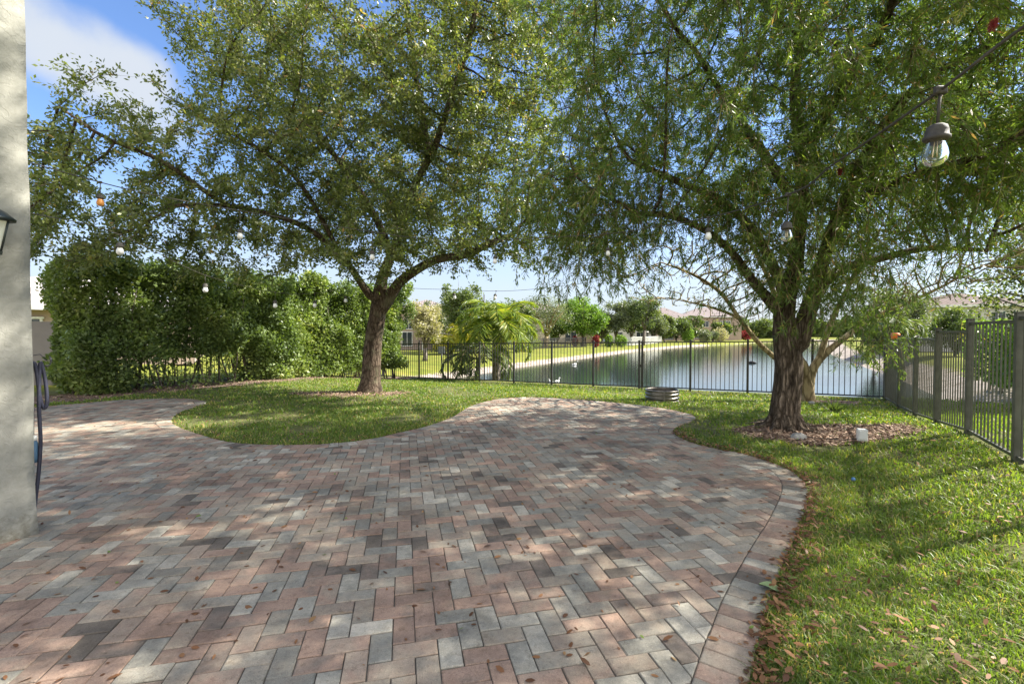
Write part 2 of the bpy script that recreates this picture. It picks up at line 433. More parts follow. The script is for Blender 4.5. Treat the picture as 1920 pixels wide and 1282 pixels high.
PATIO_PX = [(1405, 1282), (1422, 1205), (1440, 1130), (1475, 1040), (1500, 985), (1515, 935), (1512, 910), (1495, 890), (1465, 873), (1400, 851), (1330, 838),
            (1280, 822), (1262, 808), (1275, 796), (1300, 788), (1303, 780), (1280, 772), (1230, 763), (1160, 755), (1090, 749), (1020, 745),
            (960, 745), (915, 751), (880, 762), (850, 780), (805, 797), (745, 811), (690, 823), (630, 830), (560, 833), (480, 832), (420, 826),
            (370, 812), (332, 798), (322, 787), (340, 771), (378, 759), (386, 752), (350, 747), (290, 747), (220, 750), (150, 756), (75, 762)]
def catmull(P, sub=4):
    P = [np.array(p, float) for p in P]; out = []
    for i in range(len(P)-1):
        p0 = P[max(i-1, 0)]; p1 = P[i]; p2 = P[i+1]; p3 = P[min(i+2, len(P)-1)]
        for k in range(sub):
            t = k/sub
            out.append(.5*((2*p1)+(-p0+p2)*t+(2*p0-5*p1+4*p2-p3)*t*t+(-p0+3*p1-3*p2+p3)*t**3))
    out.append(P[-1]); return out
EDGE = [gp(*p) for p in PATIO_PX]
EDGE = [(EDGE[0][0]-.48, EDGE[0][1]-.75)]+EDGE+[(-9.0, 8.6), (-11.5, 7.9)]
EDGE = [tuple(p) for p in catmull(EDGE, 5)]
# resample evenly
def resample(P, d):
    P = np.array(P); L = np.concatenate([[0], np.cumsum(np.linalg.norm(np.diff(P, axis=0), axis=1))])
    n = int(L[-1]/d); q = np.linspace(0, L[-1], n+1)
    return np.stack([np.interp(q, L, P[:, 0]), np.interp(q, L, P[:, 1])], 1)
EDGE = resample(EDGE, .102)
PATIO = np.vstack([EDGE, [(-11.5, -1.5), (EDGE[0][0]-.2, -1.5)]])

TREE_R = np.array([4.02, 6.75]); TREE_L = np.array([-3.40, 10.95]); CRAPE = np.array([6.85, 10.6])
def ground_z(P):
    P = np.atleast_2d(np.asarray(P, float))
    s, t = P@E1, P@E2
    A = .15+.26*np.clip((1.87-s)/14.3, 0, 1.2)
    z = -A*sm((t-8.3)/5.2)
    z = z+.16*sm((s-.4)/1.4)*sm((10.2-t)/2.6)
    ins = inside(P, LAKE); d = pdist(P, LAKE)
    d = np.where(ins, -d, d)
    up = np.minimum(z, -.02)-.25*sm((t-14)/8)*(1-sm((s-1)/3))
    far = sm((t-13.9)/1.2)
    zz = np.where(far > 0, z*(1-far)+up*far, z)
    bank = sm((d+1.0)/5.0)
    zb = (ZL-.35)+(zz-(ZL-.35))*bank
    z = np.where(t > 13.8, zz*(1-far)+zb*far, zz)
    z = z - .6*sm(-d/4)*(t > 13.8)
    return z-.018
def gz(x, y): return float(ground_z([(x, y)])[0])

def bed_f(P):
    """mulch beds: 1 inside"""
    s, t = P@E1, P@E2
    def ell(c, rx, ry):
        q = ((P[:, 0]-c[0])/rx)**2+((P[:, 1]-c[1])/ry)**2
        return np.clip(1.5-q, 0, 1)
    b = ell((4.35, 6.35), 1.25, .62)
    b = np.maximum(b, ell((-3.7, 10.6), 1.6, .5)*.62)
    b = np.maximum(b, ell((-3.6, 9.6), 2.6, 1.0)*.40)
    b = np.maximum(b, ell((CRAPE[0]+.35, CRAPE[1]-.25), .75, .35)*.9)
    b = np.maximum(b, np.clip(1.5-np.abs(s+13.4)/.8, 0, 1)*((t > 2.4) & (t < 13.8)))
    return b

def build_ground():
    r = [0.0]; x = .45
    while x < 2600: r.append(x); x *= 1.026
    r.append(2600); r = np.array(r); na = 640
    # finer angles ahead of the camera
    u = np.linspace(0, 1, na, endpoint=False)
    a = 2*math.pi*u + 0.72*np.sin(2*math.pi*u*1.0)*-1
    a = a - math.pi/2 + math.pi  # dense part looks along +Y
    rr, aa = np.meshgrid(r[1:], a, indexing='ij')
    P = np.stack([rr*np.cos(aa), rr*np.sin(aa)], -1).reshape(-1, 2)
    z = ground_z(P)
    ins = inside(P, LAKE); d = np.where(ins, -1, 1)*pdist(P, LAKE)
    s, t = P@E1, P@E2
    wdt = np.where(s < -14, 2.2, np.where(s > 2, 2.4, 1.2))
    bank = np.clip(1.5-np.clip(d, 0, None)/wdt, 0, 1)*(t > 14.5)
    bank[d < 0] = .3
    bed = bed_f(P)
    far = sm((t-13.7)/.5)
    far = np.maximum(far, sm((s-2.2)/.5)); far = np.maximum(far, sm((-15-s)/1))
    V = np.vstack([[0, 0, float(gz(0, 0))], np.column_stack([P, z])])
    n = len(r)-1
    i, j = np.meshgrid(np.arange(n-1), np.arange(na), indexing='ij')
    j2 = (j+1) % na
    q = np.stack([1+i*na+j, 1+(i+1)*na+j, 1+(i+1)*na+j2, 1+i*na+j2], -1).reshape(-1, 4)
    tj = np.arange(na); tri = np.stack([np.zeros(na, int), 1+tj, 1+(tj+1) % na], -1)
    pad = lambda v: np.concatenate([[0], v])
    me = mesh_np('ground', V, [q, tri], True, {'bank': ('POINT', pad(bank)), 'bed': ('POINT', pad(bed)), 'far': ('POINT', pad(far))})
    # keep upward normals
    if me.polygons[0].normal.z < 0: me.flip_normals()
    o = link('ground', me, M['ground']); tag(o, kind='structure', label='lawn ground running down to the lake bank'); return o
build_ground()
# water
wv = MB()
c0 = LAKE.mean(0)
big = [(p[0]+(p[0]-c0[0])*.0, p[1]) for p in LAKE]
def offset_poly(poly, d):
    P = np.array(poly); n = len(P); out = []
    area = .5*sum(P[i][0]*P[(i+1) % n][1]-P[(i+1) % n][0]*P[i][1] for i in range(n))
    sg = 1 if area > 0 else -1
    for i in range(n):
        a, b, c = P[i-1], P[i], P[(i+1) % n]
        n1 = np.array([(b-a)[1], -(b-a)[0]])/np.linalg.norm(b-a)*sg
        n2 = np.array([(c-b)[1], -(c-b)[0]])/np.linalg.norm(c-b)*sg
        m = n1+n2; m /= np.linalg.norm(m); out.append(b+m*d/max(.5, m@n1))
    return out
wp = offset_poly(LAKE, 3.0)
me = bpy.data.meshes.new('water'); me.from_pydata([(p[0], p[1], ZL) for p in wp], [], [tuple(range(len(wp)))]); me.update()
if me.polygons[0].normal.z < 0: me.flip_normals()
tag(link('water', me, M['water']), kind='structure', label='calm lake reflecting sky and trees')

# ------------------------------------------------------------------ patio pavers
def build_patio():
    nrm = []
    E = EDGE; n = len(E)
    T = np.gradient(E, axis=0); T /= np.linalg.norm(T, axis=1)[:, None]
    # smooth tangents
    for _ in range(3): T[1:-1] = (T[:-2]+2*T[1:-1]+T[2:])/4
    T /= np.linalg.norm(T, axis=1)[:, None]
    NI = np.stack([-T[:, 1], T[:, 0]], 1)
    test = inside(E[50:51]+NI[50:51]*.1, PATIO)[0]
    if not test: NI = -NI
    INN = E+NI*.2
    inner = np.vstack([INN, [(-11.5, -1.5), (INN[0][0]-.2, -1.5)]])
    verts = []; faces = []; tone = []; tone2 = []
    tones = np.array([.03, .08, .15, .2, .27, .31, .35, .40, .44, .50, .56, .62, .68, .74, .80, .84, .90, .97])
    wA = np.array([1.6, 2.6, 4, 5, 3.8, 3.8, 3.8, 5, 8, 9, 9, 9, 9, 8, 7, 6, 5, 2.5]); wA = wA/wA.sum()
    wB = np.array([1.4, 2, 3, 4, 10, 11, 11, 10, 8, 7, 6, 6, 6, 5, 5, 5, 4, 2]); wB = wB/wB.sum()
    def brick(poly, drop=0.0, tn=None):
        P = np.array(poly); k = len(P)
        a = .5*sum(P[i][0]*P[(i+1) % k][1]-P[(i+1) % k][0]*P[i][1] for i in range(k))
        if abs(a) < 2e-4: return
        if a < 0: P = P[::-1]
        # inset by moving each corner toward the centroid
        c = P.mean(0); dv = P-c; L = np.linalg.norm(dv, axis=1)[:, None]
        g = .0022+RNG.random()*.0012; b = .0045
        P0 = c+dv*np.clip(1-(g*1.4)/np.maximum(L, .01), .1, 1)
        P1 = c+dv*np.clip(1-((g+b)*1.4)/np.maximum(L, .01), .05, 1)
        z = RNG.normal(0, .0011)-drop; tx, ty = RNG.normal(0, .012, 2)
        base = len(verts)
        for q in P0: verts.append((q[0], q[1], -.05))
        for q in P0: verts.append((q[0], q[1], z-.0035+(q[0]-c[0])*tx+(q[1]-c[1])*ty))
        for q in P1: verts.append((q[0], q[1], z+(q[0]-c[0])*tx+(q[1]-c[1])*ty))
        fs = []
        for i in range(k):
            j = (i+1) % k
            fs.append((base+i, base+j, base+k+j, base+k+i)); fs.append((base+k+i, base+k+j, base+2*k+j, base+2*k+i))
        fs.append(tuple(base+2*k+i for i in range(k)))
        faces.extend(fs)
        kk = float(np.clip((3.6-P[:, 1].mean())/1.6, 0, 1)*np.clip((.8-P[:, 0].mean())/1.2, 0, 1)); wts = wA*(1-kk)+wB*kk   # the pallets laid near the house were redder
        t = float(np.clip(RNG.choice(tones, p=wts)+RNG.normal(0, .012), 0, 1)) if tn is None else tn
        t2 = RNG.random()
        tone.extend([t]*len(fs)); tone2.extend([t2]*len(fs))
    # herringbone lattice fitted to the photograph
    yaw, x0, y0, w = .227, -.195, 2.33, .1
    cu = np.array([math.cos(yaw), math.sin(yaw)]); cv = np.array([-math.sin(yaw), math.cos(yaw)])
    def W(u, v): return np.array([x0, y0])+cu*u*w+cv*v*w
    rects = []
    for a in range(-150, 150):
        for b in range(-60, 60):
            # translations (1,-1) [v down] and (2,2)
            u = a+2*b; v = -a+2*b
            for (uu, vv, du, dv) in ((u, v, 1, 2), (u, v+2, 2, 1)):
                cx, cy = W(uu+du/2, -(vv+dv/2))
                if cx < -11.6 or cx > 4.5 or cy < -1.6 or cy > 11: continue
                rects.append([W(uu, -vv), W(uu+du, -vv), W(uu+du, -vv-dv), W(uu, -vv-dv)])
    R = np.array(rects)
    fl = inside(R.reshape(-1, 2), inner).reshape(-1, 4)
    C = R.mean(1); dd = pdist(C, inner)
    def clip_poly(subj, clip):
        out = [tuple(p) for p in subj]
        k = len(clip)
        ar = .5*sum(clip[i][0]*clip[(i+1) % k][1]-clip[(i+1) % k][0]*clip[i][1] for i in range(k))
        cl = clip if ar > 0 else clip[::-1]
        for i in range(k):
            a = cl[i]; b = cl[(i+1) % k]; inp = out; out = []
            if not inp: return []
            side = lambda p: (b[0]-a[0])*(p[1]-a[1])-(b[1]-a[1])*(p[0]-a[0])
            for j in range(len(inp)):
                p, q = inp[j-1], inp[j]; sp, sq = side(p), side(q)
                if (sp >= 0) != (sq >= 0):
                    tt = sp/(sp-sq); out.append((p[0]+(q[0]-p[0])*tt, p[1]+(q[1]-p[1])*tt))
                if sq >= 0: out.append(q)
        return out
    inner_l = [tuple(p) for p in inner]
    for i in range(len(R)):
        if fl[i].all() and dd[i] > .12: brick(R[i]); continue
        if dd[i] > .25 : continue
        q = clip_poly(inner_l, [tuple(p) for p in R[i]])
        if len(q) >= 3:
            # drop near-duplicate points
            qq = []
            for p in q:
                if not qq or math.hypot(p[0]-qq[-1][0], p[1]-qq[-1][1]) > .004: qq.append(p)
            if len(qq) >= 3 and math.hypot(qq[0][0]-qq[-1][0], qq[0][1]-qq[-1][1]) < .004: qq.pop()
            if len(qq) >= 3: brick(qq)
    for i in range(n-1):
        brick([E[i], E[i+1], INN[i+1], INN[i]], drop=.001)
    me = bpy.data.meshes.new('patio_paving'); me.from_pydata(verts, [], faces)
    for nm, arr in (('tone', tone), ('tone2', tone2)):
        a_ = me.attributes.new(nm, 'FLOAT', 'FACE'); a_.data.foreach_set('value', np.array(arr, dtype=np.float32))
    me.update()
    tag(link('patio_paving', me, M['paver']), kind='structure', label='herringbone brick patio in mixed red, tan and grey')
    # bedding sand
    from mathutils.geometry import tessellate_polygon
    P = [(p[0], p[1], -.0065) for p in inner]
    tr = tessellate_polygon([[Vector(p) for p in P]])
    me = bpy.data.meshes.new('joint_sand'); me.from_pydata(P, [], [tuple(t) for t in tr]); me.update()
    o = link('paving_joint_sand', me, M['sand']); tag(o, kind='structure', label='dark sand in the joints between pavers')
    vs = []; fs = []
    for i in range(n):
        a = E[i]-NI[i]*-.012; b = INN[i]-NI[i]*.0
        vs += [(a[0], a[1], -.0075), (b[0], b[1], -.0075)]
    for i in range(n-1): fs.append((2*i, 2*i+2, 2*i+3, 2*i+1))
    me = bpy.data.meshes.new('border_sand'); me.from_pydata(vs, [], fs); me.update()
    o = link('border_joint_sand', me, M['sand']); tag(o, kind='structure', label='dark sand in the joints of the border course')
build_patio()

# ------------------------------------------------------------------ leaves and trees
def leaf_mesh(name, pos, dirs, L, Wd, tone, nrm=None, wide=.45, fold=.0, six=False):
    n = len(pos)
    d = dirs/np.maximum(np.linalg.norm(dirs, axis=1), 1e-9)[:, None]
    if nrm is None: nrm = RNG.normal(size=(n, 3))
    side = np.cross(d, nrm); side /= np.maximum(np.linalg.norm(side, axis=1), 1e-9)[:, None]
    up = np.cross(side, d)
    L = np.broadcast_to(L, (n,))[:, None]; Wd = np.broadcast_to(Wd, (n,))[:, None]
    if six:
        b = pos; t = pos+d*L-up*L*.12
        l1 = pos+d*L*.25+side*Wd*.42; r1 = pos+d*L*.25-side*Wd*.42
        l2 = pos+d*L*.65+side*Wd*.45-up*L*.03; r2 = pos+d*L*.65-side*Wd*.45-up*L*.03
        V = np.stack([b, r1, r2, t, l2, l1], 1).reshape(-1, 3)
        Fq = np.arange(n*6).reshape(n, 6)
    else:
        m = pos+d*L*wide+up*Wd*fold
        V = np.stack([pos, m-side*Wd*.5, pos+d*L, m+side*Wd*.5], 1).reshape(-1, 3)
        Fq = np.arange(n*4).reshape(n, 4)
    return mesh_np(name, V, [Fq], False, {'tone': ('FACE', tone)})

def noise3(P, sc, seed=0.0):
    return np.array([noise.noise(Vector((p[0]*sc+seed, p[1]*sc-seed, p[2]*sc+seed*.37))) for p in P])

def grow(limbs, attr, step=.28, di=1.6, dk=.42, iters=90, tropism=(0, 0, .02), wiggle=.12):
    """space colonisation. limbs: list of polylines [(x,y,z,r)...]; first limb is the trunk; others start at their own first point, attached to nearest node"""
    pos = []; par = []; rad = []
    for li, l in enumerate(limbs):
        l = np.array(l, float)
        Ls = np.concatenate([[0], np.cumsum(np.linalg.norm(np.diff(l[:, :3], axis=0), axis=1))])
        k = max(2, int(Ls[-1]/step)+1); q = np.linspace(0, Ls[-1], k)
        pts = catmull([p[:3] for p in l], 6); pts = np.array(pts)
        Lp = np.concatenate([[0], np.cumsum(np.linalg.norm(np.diff(pts, axis=0), axis=1))]); qq = q/Ls[-1]*Lp[-1]
        X = np.stack([np.interp(qq, Lp, pts[:, c]) for c in range(3)], 1)
        R = np.interp(q, Ls, l[:, 3])
        if li == 0: parent = -1; st_i = 0
        else:
            dd = np.linalg.norm(np.array(pos)-X[0], axis=1); parent = int(dd.argmin()); st_i = 1 if dd.min() < .12 else 0
        for i in range(st_i, k):
            pos.append(X[i]); par.append(parent); rad.append(R[i]); parent = len(pos)-1
    nman = len(pos)
    pos = np.array(pos); A = attr.copy()
    near = np.full(len(A), -1); nd = np.full(len(A), 1e9)
    new0 = 0
    for it in range(iters):
        for j0 in range(new0, len(pos), 200):
            blk = pos[j0:j0+200]
            D = np.linalg.norm(A[:, None, :]-blk[None], axis=2)
            m = D.min(1); a = D.argmin(1)
            up = m < nd; nd[up] = m[up]; near[up] = a[up]+j0
        new0 = len(pos)
        keep = nd > dk; A = A[keep]; near = near[keep]; nd = nd[keep]
        if len(A) == 0: break
        di_ = di if it > 6 else di*3
        act = nd < di_
        if not act.any(): di *= 1.5; 
        if not act.any(): continue
        vec = A[act]-pos[near[act]]; vec /= np.linalg.norm(vec, axis=1)[:, None]
        idx = near[act]; uq, inv = np.unique(idx, return_inverse=True)
        acc = np.zeros((len(uq), 3)); np.add.at(acc, inv, vec)
        acc += RNG.normal(0, wiggle, acc.shape)+np.array(tropism)
        ln = np.linalg.norm(acc, axis=1); ok = ln > 1e-3
        uq = uq[ok]; acc = acc[ok]/ln[ok][:, None]
        npos = pos[uq]+acc*step
        pos = np.vstack([pos, npos]); par += [int(k) for k in uq]; rad += [0]*len(uq)
        if len(pos) > 9000: break
    par = np.array(par); rad = np.array(rad)
    # tip counts
    cnt = np.zeros(len(pos)); haschild = np.zeros(len(pos), bool); haschild[par[par >= 0]] = True
    cnt[~haschild] = 1
    for i in range(len(pos)-1, 0, -1):
        if par[i] >= 0: cnt[par[i]] += cnt[i]
    # nodes were appended in an order where parents precede children except re-attached limbs, which also hold
    return pos, par, rad, cnt, haschild, nman

def skeleton_mesh(name, pos, par, R, mat, parent, minr=0.0, flare=None):
    """tubes along chains; thickest child continues the chain"""
    n = len(pos); kids = [[] for _ in range(n)]
    for i in range(n):
        if par[i] >= 0: kids[par[i]].append(i)
    mb = MB(); stack = [(0, None)]
    roots = [i for i in range(n) if par[i] < 0]
    stack = [(r, None) for r in roots]
    while stack:
        i, pr = stack.pop()
        chain = [i]
        while kids[chain[-1]]:
            ks = sorted(kids[chain[-1]], key=lambda k: -R[k])
            for k in ks[1:]: stack.append((k, chain[-1]))
            chain.append(ks[0])
        pts = [pos[c] for c in chain]; rr = [R[c] for c in chain]
        if pr is not None:
            pts = [pos[pr]]+pts; rr = [min(R[pr], rr[0]*1.15)]+rr
        if len(pts) < 2 or rr[0] < minr: continue
        mx = rr[0]; ns = 14 if mx > .12 else 8 if mx > .04 else 5 if mx > .015 else 3
        mb.tube(pts, rr, ns, cap=False)
    return mb.build(name, mat, parent)

def ell_points(lobes, n, gap=0.0, gs=.45, seed=3.0):
    """points through a union of ellipsoids, thinned where a noise field is low"""
    vol = np.array([l[3]*l[4]*l[5]*(l[6] if len(l) > 6 else 1) for l in lobes]); vol = vol/vol.sum()
    out = []; have = 0
    while have < n:
        k = int(n*1.3)
        li = RNG.choice(len(lobes), size=k, p=vol)
        v = RNG.normal(size=(k, 3)); v /= np.linalg.norm(v, axis=1)[:, None]; v *= (RNG.random(k)**(1/2.6))[:, None]
        L = np.array([l[:6] for l in lobes])[li]
        P = L[:, :3]+v*L[:, 3:6]
        if gap > -1:
            P = P[noise3(P, gs, seed) > gap-.35+RNG.normal(0, .1, len(P))]
        out.append(P); have += len(P)
    return np.vstack(out)[:n]

def radii(rad, cnt, r_tip, r_root):
    n_ = math.log(max(cnt[0], 2))/math.log(r_root/r_tip)
    R = r_tip*cnt**(1/n_)
    R = np.where(rad > 0, rad, np.minimum(R, .09))
    return R
def smooth_attach(R, par):
    for i in range(1, len(R)):
        if par[i] >= 0: R[i] = min(R[i], R[par[i]])
    return R

def twigs(pos, par, R, thr, per, length, drop, leaves_per, spread=.9, jit=.12):
    """short leafy twigs from thin branches: returns leaf bases, twig directions, twig polylines"""
    thin = np.where((R < thr) & (par >= 0))[0]
    base = np.repeat(thin, per)
    p0 = pos[base]; p1 = pos[par[base]]
    t = RNG.random(len(base))[:, None]; B = p0*(1-t)+p1*t+RNG.normal(0, .02, (len(base), 3))
    axis = p0-p1; axis /= np.maximum(np.linalg.norm(axis, axis=1), 1e-6)[:, None]
    D = axis*.5+RNG.normal(0, spread*.6, axis.shape); D[:, 2] += drop
    D /= np.linalg.norm(D, axis=1)[:, None]
    Ln = length*(.5+RNG.random(len(base)))
    return B, D, Ln

# ---- left tree : spreading live oak
def P4(x, y, Y, r): q = at(x, y, Y); return (q[0], q[1], q[2], r)
def oak():
    bx, by = TREE_L; z0 = gz(bx, by)-.05
    limbs = [
        [(bx, by, z0, .34), (bx+.02, by, z0+.14, .26), (bx+.03, by, z0+.4, .225), P4(700, 640, 10.95, .205), P4(708, 590, 10.95, .195), P4(712, 560, 10.9, .18), P4(716, 524, 10.9, .13), P4(733, 480, 10.85, .11),
         P4(752, 430, 10.8, .10), P4(772, 360, 10.7, .09), P4(803, 300, 10.5, .08), P4(818, 270, 10.4, .075), P4(850, 170, 10.2, .06), P4(883, 67, 10.0, .055), P4(900, -60, 9.8, .03)],
        [P4(712, 585, 10.9, .16), P4(731, 556, 10.9, .145), P4(748, 530, 10.8, .12), P4(781, 506, 10.6, .105), P4(820, 486, 10.4, .095), P4(873, 478, 10.1, .085), P4(910, 460, 9.8, .08), P4(960, 440, 9.5, .05)],
        [P4(705, 570, 10.9, .12), P4(680, 535, 10.7, .085), P4(640, 480, 10.4, .07), P4(580, 430, 10.0, .06), P4(500, 400, 9.5, .05), P4(420, 385, 9.0, .042), P4(330, 385, 8.5, .04)],
        [P4(735, 478, 10.8, .09), P4(700, 400, 10.9, .075), P4(650, 322, 11, .065), P4(590, 240, 11, .07), P4(540, 140, 10.8, .05), P4(500, 40, 10.5, .03)],
        [P4(803, 300, 10.5, .08), P4(790, 200, 10.6, .07), P4(770, 90, 10.6, .05), P4(760, -40, 10.5, .03)],
        [P4(640, 480, 10.4, .055), P4(560, 340, 9.8, .045), P4(470, 270, 9.2, .05), P4(380, 220, 8.8, .035)],
        [P4(752, 430, 10.8, .08), P4(720, 360, 12, .07), P4(640, 300, 13, .05)],
        [P4(420, 385, 9.0, .05), P4(300, 300, 8.3, .04), P4(200, 260, 7.9, .03), P4(110, 200, 7.7, .02)],
    ]
    lobes = [(-3.0, 10.9, 6.4, 4.0, 4.0, 3.3, 1.2), (-5.2, 10.2, 8.4, 2.7, 2.6, 2.1, .9), (-6.3, 9.6, 4.6, 2.9, 2.6, 1.6, 1.1), (-8.0, 8.6, 4.1, 1.8, 1.8, 1.3, 1.2), (-7.2, 7.5, 3.55, 1.5, 1.2, .95, 1.0),
             (-.7, 10.3, 6.5, 1.9, 2.6, 2.6), (-.4, 9.8, 3.9, 1.5, 1.8, 1.0, 1.0), (-.2, 10.2, 9.2, 2.2, 2.4, 1.2), (-2.4, 10.6, 4.2, 2.6, 2.6, 1.1, 1.1), (-7.6, 8.6, 5.9, .9, .9, .7, .4), (-4.8, 11, 3.9, 2.2, 2.2, .9, .9),
             (-6.3, 8.9, 3.05, 2.9, 1.5, .75, 1.9), (-3.7, 9.3, 3.1, 2.3, 1.4, .7, 1.9), (-2.9, 9.7, 3.6, 1.4, 1.0, .9, 1.6), (-.8, 9.6, 3.2, 1.6, 1.4, .75, 1.4), (-9.0, 8.9, 3.5, 1.6, 1.4, .9, 1.4), (.55, 9.7, 3.3, 1.2, 1.1, .75, 1.3), (1.75, 9.6, 3.15, 1.1, .9, .65, 1.3), (-8.2, 7.9, 2.95, 1.6, 1.2, .5, 1.3), (.9, 10.0, 5.6, 1.3, 1.6, 2.1, 1.2), (1.1, 10.4, 8.8, 1.6, 1.8, 1.4, 1.1)]
    A = ell_points(lobes, 4700, .07, .85)
    pos, par, rad, cnt, hc, nm = grow(limbs, A, .27, 1.5, .36, 80)
    R = smooth_attach(radii(rad, cnt, .006, .26), par)
    root = empty('oak_tree', (bx, by, z0), 0, 'spreading oak with brown trunk in the lawn, left of the lake view', 'tree')
    skeleton_mesh('trunk', pos, par, R, M['bark_oak'], root)
    B, D, Ln = twigs(pos, par, R, .022, 6, .33, -.05, 12)
    # twig meshes
    n = len(B); sag = np.zeros((n, 3)); sag[:, 2] = -.05*Ln
    k = 14; u = (np.arange(k)+.5)/k
    lp = (B[:, None]+D[:, None]*Ln[:, None, None]*u[None, :, None]+RNG.normal(0, .03, (n, k, 3))).reshape(-1, 3)
    ld = (np.repeat(D, k, 0)*.5+RNG.normal(0, .6, (n*k, 3)))
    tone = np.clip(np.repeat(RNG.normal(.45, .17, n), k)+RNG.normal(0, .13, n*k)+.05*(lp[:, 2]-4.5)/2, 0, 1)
    L = RNG.uniform(.055, .10, n*k)
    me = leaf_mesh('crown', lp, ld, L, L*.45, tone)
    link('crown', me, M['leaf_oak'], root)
    twig_mesh(B, D, Ln, .0035, M['bark_grey'], root)
    pass
def twig_mesh(B, D, Ln, r, mat, root, curve=None):
    n = len(B); T = B+D*Ln[:, None]
    a = np.cross(D, [0.3, .5, .81]); a /= np.linalg.norm(a, axis=1)[:, None]; b = np.cross(D, a)
    vs = []
    for ang in (0, 2.094, 4.189):
        vs.append(B+(a*math.cos(ang)+b*math.sin(ang))*r)
    vs.append(T)
    V = np.stack(vs, 1).reshape(-1, 3); i = np.arange(n)*4
    Fq = np.concatenate([np.stack([i, i+1, i+3], 1), np.stack([i+1, i+2, i+3], 1), np.stack([i+2, i, i+3], 1)])
    me = mesh_np('twigs', V, [Fq]); return tag(link('twigs', me, mat, root), kind='stuff')
oak()

